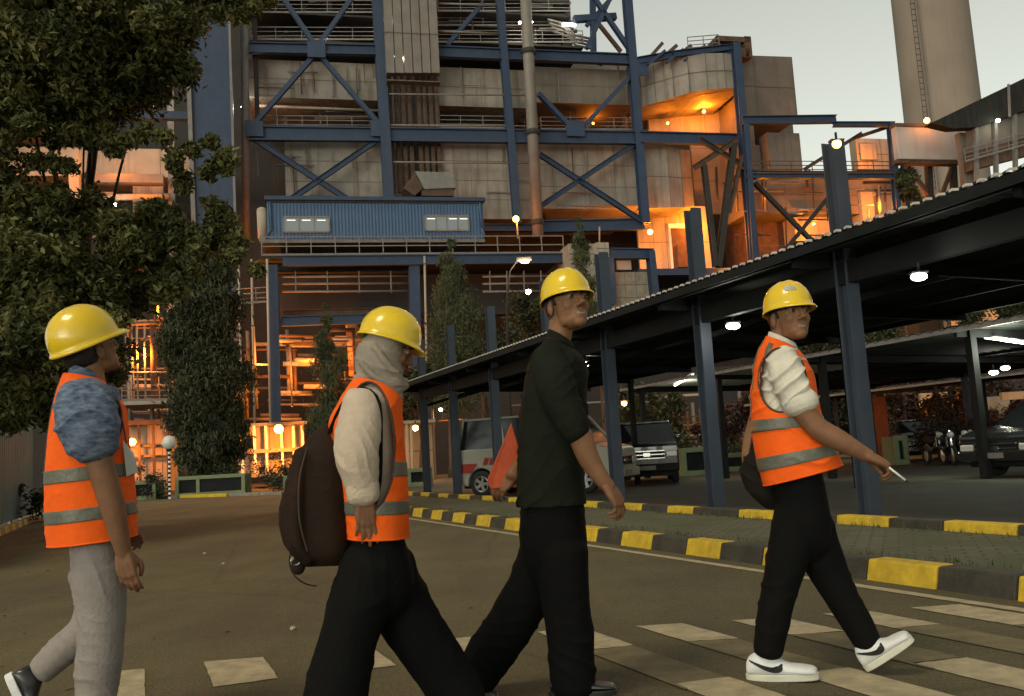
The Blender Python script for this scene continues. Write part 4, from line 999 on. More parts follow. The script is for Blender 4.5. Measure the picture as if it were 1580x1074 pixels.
M['chrome'] = mat('chrome', (.6,.6,.6), .15, metal=1.0, var=.05); M['lens'] = mat('headlamp_lens', (.45,.45,.42), .12, var=.1, spec=.8)
M['red'] = mat('red_marking', (.25,.02,.012), .5); M['dgreen'] = mat('emblem_green', (.05,.12,.05), .5)
def car(name, label, cat, loc, heading, L, W_, prof, cabin, roofz, paint, wb, wr, front=True, pick=False):
    """local frame: x forward, y left, z up; prof: upper outline of the lower body, cabin: (x0 bottom, x0 top, x1 top, x1 bottom)"""
    root = thing(name, label, cat, loc, heading); h = W_/2
    pts = []
    def arch(cx):
        return [(cx+wr*1.18*math.cos(a), wr+wr*1.18*math.sin(a)) for a in [math.pi*k/9 for k in range(10)]]
    fx, rx = wb/2, -wb/2
    low = [(-L/2+.05,.32)] ; up = prof
    bottom = [(rx-wr*1.18, .26)] + [p for p in arch(rx)[::-1] if p[1] > .26] + [(rx+wr*1.18,.26),(fx-wr*1.18,.26)] + [p for p in arch(fx)[::-1] if p[1] > .26] + [(fx+wr*1.18,.26)]
    poly = [(-L/2+.02,.35)] + bottom + [(L/2-.02,.35)] + up
    mb = MB(); n = len(poly)
    # three cross stations give the flanks a slight curve
    st = [(-h*.94), -h, h, h*.94]; zshr = [1,1,1,1]
    vs = []
    for s_, yy in enumerate(st):
        for x, z in poly:
            k = .955 if s_ in (0,3) else 1.0
            vs.append((x*k, yy if not s_ in (0,3) else yy*1.06, z + (0 if s_ in (1,2) else 0)))
    vs = [(x, (-h if s_ == 0 else h), z) for s_ in (0,1) for x, z in poly]
    mb.add(vs, [tuple(range(n))[::-1], tuple(range(n,2*n))] + [(i,(i+1)%n,(i+1)%n+n,i+n) for i in range(n)])
    mb.build('body', paint, root, bevel=.05)
    MB().box((-L/2+.15,-h+.12,.22),(L/2-.15,h-.12,.6)).build('underbody', M['black_metal'], root)
    a0, a1, b1, b0 = cabin; zb = max(z for x, z in prof if a0-.3 < x < b0+.3)-.06; ti = .13
    c = [(a0,-h+.02,zb),(b0,-h+.02,zb),(b0,h-.02,zb),(a0,h-.02,zb),(a1,-h+ti,roofz-.04),(b1,-h+ti,roofz-.04),(b1,h-ti,roofz-.04),(a1,h-ti,roofz-.04)]
    MB().add(c, [(0,3,2,1),(4,5,6,7),(0,1,5,4),(1,2,6,5),(2,3,7,6),(3,0,4,7)]).build('window', M['glass_dark'], root, bevel=.02)
    MB().box((a1-.03,-h+ti-.02,roofz-.05),(b1+.03,h-ti+.02,roofz+.015)).build('roof', paint, root, bevel=.03)
    for sg in (-1,1):
        for (xa, xb) in ((a0,a1),(b0,b1),((a0*.62+b0*.38),(a1*.62+b1*.38)),((a0*.3+b0*.7),(a1*.3+b1*.7))):
            MB().bar((xa,sg*(h-.015),zb),(xb,sg*(h-ti-.0),roofz-.03), .07, .03, up=(0,1,0)).build('pillar', paint, root)
    for x in (fx, rx):
        for y in (-h+.1, h-.1): wheel(root, x, y, wr)
    zf = prof[0][1]; # nose height
    f = L/2
    MB().box((f-.04,-h*.55,zf-.30),(f+.015,h*.55,zf-.12)).build('grille', M['black_metal'], root, bevel=.01)
    g_ = MB(); 
    for z in (zf-.31, zf-.21, zf-.115): g_.box((f+.01,-h*.56,z-.012),(f+.03,h*.56,z+.012))
    g_.box((f+.01,-.09,zf-.26),(f+.035,.09,zf-.16)); g_.build('grille_trim', M['chrome'], root)
    for sg in (-1,1):
        MB().box((f-.12,sg*h*.60,zf-.29),(f+.02,sg*h*.95,zf-.12)).build('headlight', M['lens'], root, bevel=.03)
        MB().ball((a1*.2+b0*.8+.1, sg*(h+.10), zb+.12), (.07,.10,.08), 6).build('mirror', paint, root, smooth=True)
        MB().bar((-wb/2+wr*1.3,sg*(h+.012),.42),(wb/2-wr*1.3,sg*(h+.012),.42), .02, .10).build('side_trim', M['black_metal'], root)
        MB().box((-f-.01,sg*h*.7,.75),(-f+.06,sg*h*.97,1.05)).build('tail_light', M['red'], root)
        MB().box((.05,sg*(h+.008)-.01,zb-.22),(.22,sg*(h+.008)+.012,zb-.19)).build('door_handle', M['chrome'], root)
        MB().bar((b0*.35+a0*.65,sg*(h+.002),.40),(b0*.35+a0*.65,sg*(h+.002),zb), .012, .006, up=(0,1,0)).build('door_gap', M['black_metal'], root)
    MB().box((f-.10,-h+.02,.34),(f+.07,h-.02,.56)).build('bumper', M['black_metal'] if pick else paint, root, bevel=.04)
    MB().box((f+.072,-.22,.40),(f+.085,.22,.51)).build('number_plate', M['steel_grey'], root)
    return root
wr_, wf_ = gnd(745,767), gnd(905,761.5); hd = math.atan2(wf_.y-wr_.y, wf_.x-wr_.x); wbv = (wf_-wr_).length
nrm = Vector((-math.sin(hd), math.cos(hd), 0))
van = car('van', 'white ambulance van with dark windows and a green emblem parked beyond the verge', 'van', (wr_+wf_)/2+nrm*.82, hd, 4.3, 1.72,
    [(2.13,.95),(2.07,1.08),(1.6,1.2),(1.5,1.22),(-2.08,1.22),(-2.13,.9)], (-2.08,-1.95,.9,1.55), 1.98, M['car_white'], wbv, .33)
for k in range(3): MB().prism([(-1.35+k*.18,-.875,.80),(-1.22+k*.18,-.875,.80),(-1.16+k*.18,-.875,.98),(-1.29+k*.18,-.875,.98)], (0,-.006,0)).build('red_stripe', M['red'], van)
MB().lathe([(.15,-.884),(.20,-.884),(.20,-.868)], c=(-.52,0,.90), n=20, axis=1).build('emblem_ring', M['dgreen'], van)
mb = MB()
for k in range(3): a = math.pi*k/3+.5; mb.bar((-.52-.1*math.cos(a),-.873,.90-.1*math.sin(a)),(-.52+.1*math.cos(a),-.873,.90+.1*math.sin(a)), .035, .008, up=(0,1,0))
mb.build('emblem_star', M['dgreen'], van)
MB().prism([(-2.1,-.875,.62),(-1.7,-.875,.62),(-1.5,-.875,.85),(-2.1,-.875,.85)], (0,-.006,0)).build('red_stripe', M['red'], van)
pk = gnd(1003,748)
car('pickup', 'black pickup with a chrome grille facing the camera between two canopy columns', 'pickup', Vector((pk.x+.25,pk.y+2.3,0)), R(-97), 4.8, 1.72,
    [(2.38,1.02),(2.3,1.12),(1.1,1.2),(1.0,1.2),(-2.35,1.12),(-2.4,.8)], (-.95,-.75,.55,1.05), 1.74, M['car_black'], 2.9, .36, pick=True)
sv = gnd(1512,741)
car('car', 'shiny black car cut by the right edge of the photo', 'car', Vector((sv.x+2.55,sv.y+1.15,0)), R(204), 4.5, 1.72,
    [(2.22,.80),(2.12,.90),(1.75,.98),(1.3,1.03),(1.05,1.05),(-2.1,1.06),(-2.2,.8)], (-2.05,-1.5,.15,1.1), 1.60, M['car_black'], 2.65, .34)
car('car', 'dark car far back under the rear canopy left of the motorcycles', 'car', Vector((at(1425,700,33).x,33,0)), R(250), 4.2, 1.65,
    [(2.08,.82),(2.0,.92),(1.0,1.0),(.9,1.0),(-1.9,1.0),(-2.05,.75)], (-1.9,-1.4,.3,1.0), 1.45, M['car_black'], 2.5, .31)
def motorcycle(loc, hd_, label):
    root = thing('motorcycle', label, 'motorcycle', loc, hd_, 'motorcycles parked at the back of the car park')
    for x in (-.62,.62):
        b = MB().lathe([(.22,-.04),(.28,-.045),(.29,0),(.28,.045),(.22,.04)], n=18, axis=1); b.build('wheel', M['rubber'], root, smooth=True, loc=(x,0,.29))
        MB().lathe([(.001,-.02),(.2,-.01),(.2,.01),(.001,.02)], n=12, axis=1).build('rim', M['rim'], root, loc=(x,0,.29))
    MB().tube([(-.55,0,.45),(-.3,0,.55),(.05,0,.42),(.3,0,.55),(.42,0,.9)], [.08,.14,.13,.12,.09], 8).build('body', M['car_black'], root, smooth=True)
    MB().tube([(-.7,0,.78),(-.3,0,.76),(.02,0,.72)], [.07,.12,.09], 8).build('seat', M['rubber'], root, smooth=True)
    MB().tube([(.62,0,.29),(.45,0,.85),(.40,0,1.0)], .035, 6).build('fork', M['chrome'], root)
    MB().tube([(.32,-.33,1.02),(.42,0,1.0),(.32,.33,1.02)], .018, 6).build('handlebar', M['black_metal'], root)
    MB().ball((.50,0,.88), (.09,.1,.1), 7).build('headlight', M['lens'], root, smooth=True)
    for s_ in (-1,1): MB().tube([(.34,s_*.26,1.02),(.32,s_*.3,1.2)], .01, 5).ball((.32,s_*.3,1.22), (.015,.06,.04), 5).build('mirror', M['black_metal'], root)
    MB().box((.35,-.12,.5),(.48,.12,.85)).build('leg_shield', M['car_white'] if 'white' in label else M['car_black'], root, bevel=.03)
    return root
for x, Y, lab in ((1442,27.5,'leftmost dark motorcycle in the row near the black car'),(1462,26.6,'dark motorcycle second from the left in the row'),(1480,26.6,'white fronted motorcycle in the row near the black car'),(1497,27.2,'rightmost dark motorcycle next to the black car')):
    motorcycle(Vector((at(x,700,Y).x,Y,0)), R(-100)+rnd.uniform(-.2,.2), lab)
# ============================================================ PEOPLE
M['skin'] = mat('skin', (.20,.097,.048), .62, var=.16, scale=14, bump=.4, bscale=150, spec=.3, bdist=.002); M['skin'].node_tree.nodes['Principled BSDF'].inputs['Subsurface Weight'].default_value = .08
M['skin'].node_tree.nodes['Principled BSDF'].inputs['Subsurface Radius'].default_value = (.01,.004,.002)
M['lips'] = mat('lips', (.20,.07,.05), .45, var=.1); M['teeth'] = mat('teeth', (.24,.22,.18), .4, var=.05); M['eye'] = mat('eye_dark', (.03,.02,.016), .3, var=.1); M['eyewhite'] = mat('eye_white', (.2,.18,.15), .4, var=.05)
M['hair'] = mat('hair', (.012,.009,.007), .6, var=.3, scale=20, bump=.4, bscale=80)
M['helmet'] = mat('helmet_yellow', (.72,.49,.012), .27, var=.07, scale=14, coat=.4, bump=.03, bscale=30)
M['vest'] = mat('vest_orange', (.88,.12,.010), .75, var=.10, scale=6, bump=.5, bscale=40, spec=.15, bdist=.006)
M['tape'] = mat('reflective_tape', (.125,.125,.095), .5, var=.22, scale=12, metal=.15, bump=.2, bscale=60)
M['piping'] = mat('dark_piping', (.05,.03,.02), .8)
def fabric(name, col, col2=None, rough=.85, scale=5, b=.5, bs=90, stretch=(1,1,1)): return mat(name, col, rough, var=.12, scale=scale, bump=b, bscale=bs, col2=col2, stretch=stretch, spec=.08 if max(col) < .1 else .25, bdist=.006)
def chaikin(rows, n):
    """Catmull-Rom resampling of rows of floats"""
    out_ = []; k = len(rows)
    for i in range(n):
        t = i/(n-1)*(k-1); j = min(int(t), k-2); f = t-j
        p0, p1, p2, p3 = rows[max(j-1,0)], rows[j], rows[j+1], rows[min(j+2,k-1)]
        out_.append([.5*((2*b)+(-a+c)*f+(2*a-5*b+4*c-d)*f*f+(-a+3*b-3*c+d)*f**3) for a, b, c, d in zip(p0,p1,p2,p3)])
    return out_
YX = Vector((0,1,0))
class Fig:                                # a figure seen square on: its depth axis points away from the camera
    def __init__(s, d, xc):
        global YX, PHI
        s.k = d/F; v = at(xc, 700, d)-CP; v.z = 0; s.D = v.length; s.a = v.normalized(); YX = s.a; PHI = -math.degrees(math.atan2(s.a.x, s.a.y))
    def P(s, x, y, dy=0.0):
        r = ray(x, y); return CP + r*((s.D+dy)/r.dot(s.a))
    def limb(s, mb, pts, n=28, seg=20, ex=2.0, mi=0):
        """pts: (px, py, dy, in-picture radius px, depth radius m or None)"""
        rows = [[*s.P(p[0],p[1],p[2]), p[3]*s.k, (p[4] if len(p) > 4 and p[4] else p[3]*s.k)] for p in pts]
        return limb3(mb, rows, n, seg, ex, mi)
    def stack(s, mb, rows, n=40, seg=40, ex=2.4, cap=True, mi=0, grow=0.0, fn=None):
        """rows: (xl, yl, xr, yr, depth radius, dy) rings lying across the figure"""
        R_ = chaikin([list(r) if len(r) > 5 else list(r)+[0.0] for r in rows], n); b = len(mb.v)
        for i, (xl,yl,xr,yr,dp,dy) in enumerate(R_):
            A = s.P(xl,yl,dy); B = s.P(xr,yr,dy); c = (A+B)/2; h = (B-A)/2; hn = h.normalized(); L = h.length+grow
            for k in range(seg):
                a = 2*math.pi*k/seg; ca, sa = math.cos(a), math.sin(a)
                u = math.copysign(abs(ca)**(2/ex), ca); v = math.copysign(abs(sa)**(2/ex), sa)
                p = c + hn*(u*L) + YX*(v*(dp+grow))
                if fn: p = fn(p, i/(n-1), a, (hn*ca+YX*sa).normalized())
                mb.v.append(p)
        for i in range(n-1):
            for k in range(seg):
                k2 = (k+1) % seg; mb.f.append((b+i*seg+k, b+(i+1)*seg+k, b+(i+1)*seg+k2, b+i*seg+k2)); mb.m.append(mi)
        if cap:
            mb.f.append(tuple(b+k for k in range(seg))); mb.m.append(mi); mb.f.append(tuple(b+(n-1)*seg+k for k in range(seg))[::-1]); mb.m.append(mi)
        return R_
def limb3(mb, rows, n=28, seg=20, ex=2.0, mi=0, cap=True):
    """rows: x, y, z, in-picture radius, depth radius; closed tapered tube with rounded ends"""
    R_ = chaikin(rows, n); C_ = [Vector(r[:3]) for r in R_]; b = len(mb.v); st = []
    t0 = (C_[1]-C_[0]).normalized(); t1 = (C_[-1]-C_[-2]).normalized()
    for j in (3,2,1): a = j/3*math.pi/2*.93; st.append((C_[0]-t0*R_[0][3]*.6*math.sin(a), R_[0][3]*math.cos(a), R_[0][4]*math.cos(a), t0))
    for i in range(n):
        t = (C_[min(i+1,n-1)]-C_[max(i-1,0)]).normalized(); st.append((C_[i], R_[i][3], R_[i][4], t))
    for j in (1,2,3): a = j/3*math.pi/2*.93; st.append((C_[-1]+t1*R_[-1][3]*.6*math.sin(a), R_[-1][3]*math.cos(a), R_[-1][4]*math.cos(a), t1))
    if not cap: st = st[3:-3]
    for c, r1, r2, t in st:
        nn = t.cross(YX)
        if nn.length < .05: nn = Vector((1,0,0))
        nn.normalize(); q = nn.cross(t).normalized()
        for k in range(seg):
            a = 2*math.pi*k/seg; ca, sa = math.cos(a), math.sin(a)
            mb.v.append(c + nn*(math.copysign(abs(ca)**(2/ex),ca)*r1) + q*(math.copysign(abs(sa)**(2/ex),sa)*r2))
    m_ = len(st)
    for i in range(m_-1):
        for k in range(seg):
            k2 = (k+1) % seg; mb.f.append((b+i*seg+k, b+i*seg+k2, b+(i+1)*seg+k2, b+(i+1)*seg+k)); mb.m.append(mi)
    if cap:
        mb.f.append(tuple(b+k for k in range(seg))[::-1]); mb.m.append(mi); mb.f.append(tuple(b+(m_-1)*seg+k for k in range(seg))); mb.m.append(mi)
    return mb
def remesh(mb, name, mats, parent, voxel, smooth=4, disp=None, post=None, decim=None):
    o = mb.build('_tmp', mats, None)
    r = o.modifiers.new('r','REMESH'); r.mode = 'VOXEL'; r.voxel_size = voxel; r.use_smooth_shade = True
    if smooth: sm = o.modifiers.new('s','SMOOTH'); sm.factor = .5; sm.iterations = smooth
    dg = bpy.context.evaluated_depsgraph_get(); dg.update()
    me = bpy.data.meshes.new_from_object(o.evaluated_get(dg)); old = o.data
    bpy.data.objects.remove(o); bpy.data.meshes.remove(old)
    me.name = name
    if disp:
        co = [v.co.copy() for v in me.vertices]; nr = [v.normal.copy() for v in me.vertices]
        for v, c, nn in zip(me.vertices, co, nr): v.co = c + nn*disp(c, nn)
    sh = Vector(parent.location)
    for v in me.vertices: v.co -= sh
    me.materials.clear()
    for mm in (mats if isinstance(mats, (list,tuple)) else [mats]): me.materials.append(mm)
    me.polygons.foreach_set('use_smooth', [True]*len(me.polygons)); 
    if post: post(me, sh)
    me.update(); n = bpy.data.objects.new(name, me); COL.objects.link(n); n.parent = parent
    return n
def fold(amp, fx=1.0, dirv=(0,0,1), freq=22.0, seed=0.0, thr=0.0):
    """ridged folds running across the given direction"""
    dv = Vector(dirv).normalized()
    def f(c, nn):
        q = c*3.0*fx + Vector((seed,seed*.7,0)); wv = noise.noise(q)*3.4 + noise.noise(q*2.3)*1.0
        s = (1-abs(math.sin(c.dot(dv)*freq*1.35 + wv*1.9 + seed)))**2; m_ = max(0, noise.noise(c*3.1*fx+Vector((seed+7,3,1)))+.22)*1.5
        s2 = (1-abs(math.sin(c.dot(dv)*freq*2.9 - wv*2.4 + seed*2)))**2; m2 = max(0, noise.noise(c*4.3*fx+Vector((1,seed+3,5)))+.05)
        return amp*(s*m_*1.0 + s2*m2*.7 - .35 + noise.noise(c*7*fx+Vector((0,0,seed)))*.22 + noise.noise(c*40*fx)*.07)
    return f
def frame(yaw, pitch, roll=0.0):   # x forward (picture right), z up; yaw < 0 turns the face to the camera; pitch > 0 looks up
    return Euler((R(roll), -R(pitch), R(yaw+PHI)), 'XYZ').to_matrix()
def head(mb, c, H, s=1.0):
    def E_(p, r, rot=None): mb.ball(c + H @ (Vector(p)*s), Vector(r)*s, 14, rot=H @ (rot or Matrix.Identity(3)))
    E_((-.008,0,.035),(.096,.076,.092)); E_((.028,0,-.03),(.064,.062,.078)); E_((.03,0,.03),(.064,.064,.07))
    E_((.040,0,-.078),(.050,.046,.034)); E_((.068,0,-.098),(.024,.026,.019))
    for y in (-1,1):
        E_((.060,y*.034,-.026),(.026,.023,.028)); E_((-.004,y*.077,-.018),(.017,.009,.031)); E_((.022,y*.040,-.064),(.034,.016,.034)); E_((.083,y*.031,.002),(.012,.016,.009))
        E_((.082,y*.030,.020),(.014,.024,.007)); E_((.098,y*.012,-.036),(.011,.009,.008))
    lp = lambda p: c + H @ (Vector(p)*s)
    limb3(mb, [[*lp((.088,0,.014)), .008*s, .009*s],[*lp((.102,0,-.010)), .010*s, .009*s],[*lp((.113,0,-.032)), .012*s, .012*s]], 8, 12)
    E_((.084,0,-.062),(.012,.025,.006)); E_((.083,0,-.074),(.011,.022,.007)); E_((.066,0,-.064),(.02,.036,.024))
def face_post(c, H, s, smile=True):
    Hi = H.inverted()
    def f(me, sh):
        for p in me.polygons:
            q = Hi @ (p.center + sh - c) / s
            if abs(q.y) < .0805 and -.075 < q.z < .14 and ((q.x < -.016 and q.z > -.052+.3*max(0,-q.x-.05)) or (q.z > .016 and q.x < .052) or (q.z > -.012 and -.016 <= q.x < .024 and abs(q.y) < .073)): p.material_index = 5; continue
            if q.x < .05 or q.z < -.12 or q.z > .06: continue
            for y in (-1,1):
                if abs(q.y-y*.031)/.017 < 1 and abs(q.z-.001) < .0062*math.sqrt(max(0,1-((q.y-y*.031)/.017)**2)):
                    p.material_index = 4 if abs(q.y-y*.031) < .007 else 3
                if abs(q.y-y*.031) < .024 and abs(q.z-.0205+abs(q.y-y*.028)*.15) < .0042: p.material_index = 5
            if abs(q.y) < .028 and q.x > .07:
                zc = -.0675 + (q.y**2)*9
                if smile and abs(q.z-zc) < .0032 and abs(q.y) < .017: p.material_index = 2
                elif abs(q.z-zc) < .0105*(1-abs(q.y)/.034): p.material_index = 1
    return f
def hand(mb, wr, dirv, palm, side, s=1.0, curl=.35, thumb=.7, spread=.06, fcurl=None):
    """wr: wrist point; dirv: towards the fingers; palm: palm normal (out of the palm); side: +1/-1 picks the thumb's side"""
    d = Vector(dirv).normalized(); pn = Vector(palm); pn = (pn-d*pn.dot(d)).normalized(); x = d.cross(pn).normalized()*side   # x: towards the thumb
    def L(a, b, c_): return wr + d*(a*s)+x*(b*s)+pn*(c_*s)
    def seg3(pts, rr, n=10, sg=10):
        limb3(mb, [[*p, r_, r_] for p, r_ in zip(pts, rr)], n, sg)
    for b_, r_, l in ((.024,.0135,.085),(.006,.0145,.090),(-.012,.014,.086),(-.028,.012,.078)):
        seg3([L(-.005,b_*.55,0), L(.04,b_*.9,-.002), L(l,b_,0)], [.017*s,.0155*s,r_*.82*s])
    mb.ball(L(.045,.002,.003), (.05*s*.9,.04*s,.016*s), 10, rot=Matrix((d,x,pn)).transposed())
    mb.ball(L(.03,.026,.010), (.03*s,.016*s,.015*s), 8, rot=Matrix((d,x,pn)).transposed())
    for i, (b_, l0, L1, L2, L3, r_) in enumerate(((.025,.088,.042,.025,.019,.0088),(.007,.092,.046,.029,.020,.0092),(-.011,.088,.042,.027,.020,.0086),(-.028,.080,.033,.021,.017,.0076))):
        cu = (fcurl[i] if fcurl else curl*(1+.12*i)); p = L(l0-.012,b_,0); a = 0; pts = [p]; yaw_ = spread*(1.5-i)
        for k, ln in enumerate((L1,L2,L3)):
            a += cu*(.75,1.15,.9)[k]; dd = d*math.cos(a)+pn*math.sin(a)+x*yaw_*math.cos(a); p = p + dd*ln*s; pts.append(p)
        seg3([pts[0], pts[0].lerp(pts[1],.55), pts[1], pts[2], pts[3]], [r_*1.12*s, r_*.98*s, r_*1.05*s, r_*.92*s, r_*.72*s], 14, 10)
    a0 = L(.012,.022,.006); a1 = L(.045,.044,.016*(1+thumb)); a2 = L(.072,.050-.012*thumb,.022*(1+thumb)); a3 = L(.094,.048-.03*thumb,.026*(1+thumb))
    seg3([a0,a1,a2,a3], [.0165*s,.0125*s,.0108*s,.0085*s], 14, 10)
def helmet(root, c, H, s=1.0, sticker=False, ridge=True, peak=.024):
    def lp(p): return c + H @ (Vector(p)*s)
    mb = MB(); N, K = 48, 18; RX, RY, HZ = .127, .112, .132
    ring = []
    def brim(a): return .007 + peak*max(0, math.cos(a))**2.2
    for i in range(K+1):
        t = i/K
        for k in range(N):
            a = 2*math.pi*k/N; ph = t*math.pi/2; r_ = math.cos(ph)**.86; z = HZ*math.sin(ph)**.95
            x, y = RX*r_*math.cos(a), RY*r_*math.sin(a)
            if ridge:
                yy = abs(y); rg = (.0045*math.exp(-((yy-.0)/.012)**2) + .0028*math.exp(-((yy-.036)/.007)**2))*min(1, t*3.2)
                nrm = Vector((x/RX**2, y/RY**2, z/HZ**2+1e-6)).normalized(); x += nrm.x*rg; y += nrm.y*rg; z += nrm.z*rg
            mb.v.append(lp((x,y,z)))
    for i in range(K):
        for k in range(N):
            k2 = (k+1) % N; mb.f.append((i*N+k, i*N+k2, (i+1)*N+k2, (i+1)*N+k)); mb.m.append(0)
    mb.f.append(tuple(K*N+k for k in range(N))); mb.m.append(0)
    b = len(mb.v)
    for j, (e, dz) in enumerate(((.35,-.002),(.8,-.006),(1.0,-.010),(1.0,-.015))):
        for k in range(N):
            a = 2*math.pi*k/N; w_ = brim(a)*e; mb.v.append(lp(((RX+w_)*math.cos(a), (RY+w_*.8)*math.sin(a), dz-.012*max(0,math.cos(a))**2*e)))
    for j in range(4):
        for k in range(N):
            k2 = (k+1) % N; u = k if j == 0 else b+(j-1)*N+k; v = k2 if j == 0 else b+(j-1)*N+k2
            mb.f.append((u, b+j*N+k, b+j*N+k2, v)); mb.m.append(0)
    o = mb.build('helmet', M['helmet'], root, smooth=True, world=True); sm = o.modifiers.new('s','SOLIDIFY'); sm.thickness = .003*s; sm.offset = -1
    band = MB()
    for k in range(24):
        a0_, a1_ = 2*math.pi*k/24, 2*math.pi*(k+1)/24
        band.bar(lp((.104*math.cos(a0_),.088*math.sin(a0_),.004)), lp((.104*math.cos(a1_),.088*math.sin(a1_),.004)), .004, .026)
    band.build('head_band', M['black_metal'], o, world=False)
    bnd = o.children[0]
    for v in bnd.data.vertices: v.co -= root.location
    if sticker:
        st = MB(); n = 8; g = []
        for i in range(n+1):
            a = -.62+.62*i/n
            for z in (.060,.086):
                ph = math.asin(min(1,(z/HZ))); r_ = math.cos(ph)**.86+.035; g.append(lp((RX*r_*math.cos(a), RY*r_*math.sin(a), z)))
        st.add(g, [(2*i,2*i+2,2*i+3,2*i+1) for i in range(n)]); st.v = [v-root.location for v in st.v]
        st.build('sticker', mat('sticker_grey', (.42,.43,.44), .4, col2=(.30,.31,.34), scale=40), o)
    return o
def shoe(root, heel, toe, width, hgt, mats, dyv=None, swoosh=None, lift=None):
    """heel/toe: points at the sole; hgt: ankle height"""
    ax = toe-heel; L_ = ax.length; ax.normalize(); up = YX.cross(ax)*-1
    if up.z < 0: up = -up
    side = ax.cross(up).normalized()
    def lp(a, b, c_): return heel+ax*(a*L_)+side*(b*width)+up*c_
    mb = MB(); rows = [(-.01,.30,.0,.075),(.05,.40,0,.098),(.18,.44,0,.112),(.32,.44,0,.108),(.45,.43,0,.088),(.6,.46,0,.066),(.75,.49,0,.060),(.86,.47,0,.055),(.94,.40,0,.050),(.985,.26,0,.040)]
    sc = hgt/.11; rr = chaikin([list(r_) for r_ in rows], 22); N = 20; b = 0
    for a, w_, z0, z1 in rr:
        z1 *= sc
        for k in range(N):
            t = 2*math.pi*k/N; ca, sa = math.cos(t), math.sin(t)
            yy = math.copysign(abs(ca)**.75,ca)*w_*(1 if sa < 0 else (1-.42*max(0,sa)*(z1/.1))); zz = .022+(z1-.022)*(.5+.5*math.copysign(abs(sa)**.7,sa))
            mb.v.append(lp(a,yy,zz))
    n = len(rr)
    for i in range(n-1):
        for k in range(N): k2 = (k+1) % N; mb.f.append((i*N+k,i*N+k2,(i+1)*N+k2,(i+1)*N+k)); mb.m.append(0)
    mb.f.append(tuple(range(N))); mb.m.append(0); mb.f.append(tuple((n-1)*N+k for k in range(N))); mb.m.append(0)
    sh = mb.build('shoe', mats[0], root, smooth=True, world=True)
    so_ = MB(); out_ = []
    for i in range(24):
        t = 2*math.pi*i/24; ca, sa = math.cos(t), math.sin(t); a = .48+.53*math.copysign(abs(ca)**.8,ca); w_ = .49*(1-.14*(1-max(0,a)))*math.copysign(abs(sa)**.75,sa); out_.append((a,w_))
    so_.add([lp(a,w_,0) for a, w_ in out_]+[lp(a,w_,.028*sc) for a, w_ in out_], [tuple(range(24)), tuple(range(24,48))]+[(i,(i+1)%24,(i+1)%24+24,i+24) for i in range(24)])
    s2 = so_.build('sole', mats[1], sh, bevel=.004); 
    for v in s2.data.vertices: v.co -= root.location
    if swoosh is not None:
        sg = swoosh; c_ = MB(); T = 24      # curved tick mark on the shoe's side
        lo_ = chaikin([[.05,.082],[.15,.066],[.27,.047],[.38,.036],[.47,.037],[.525,.048],[.525,.066]], T+1)
        hi_ = chaikin([[.05,.086],[.16,.076],[.28,.064],[.38,.058],[.445,.062],[.475,.063],[.505,.069]], T+1)
        lo, hi = [], []
        for lst, src in ((lo,lo_),(hi,hi_)):
            for a, zz in src:
                zz *= sc; r_ = min(rr, key=lambda q: abs(q[0]-a)); z1 = r_[3]*sc; q = max(-1,min(1,(zz-.022)/(z1-.022)*2-1)); sa = math.copysign(abs(q)**(1/.7), q); ca = math.sqrt(max(0,1-sa*sa))
                yy = ca**.75*r_[1]*(1 if sa < 0 else (1-.42*sa*(z1/.1)))
                lst.append(lp(a, sg*(yy+.02), zz))
        c_.add(lo+hi, [(i,i+1,T+1+i+1,T+1+i) for i in range(T)]); c_.v = [v-root.location for v in c_.v]
        m3 = c_.build('side_mark', M['hair'], sh)
        sm = m3.modifiers.new('s','SOLIDIFY'); sm.thickness = .003; sm.offset = 0
    return sh
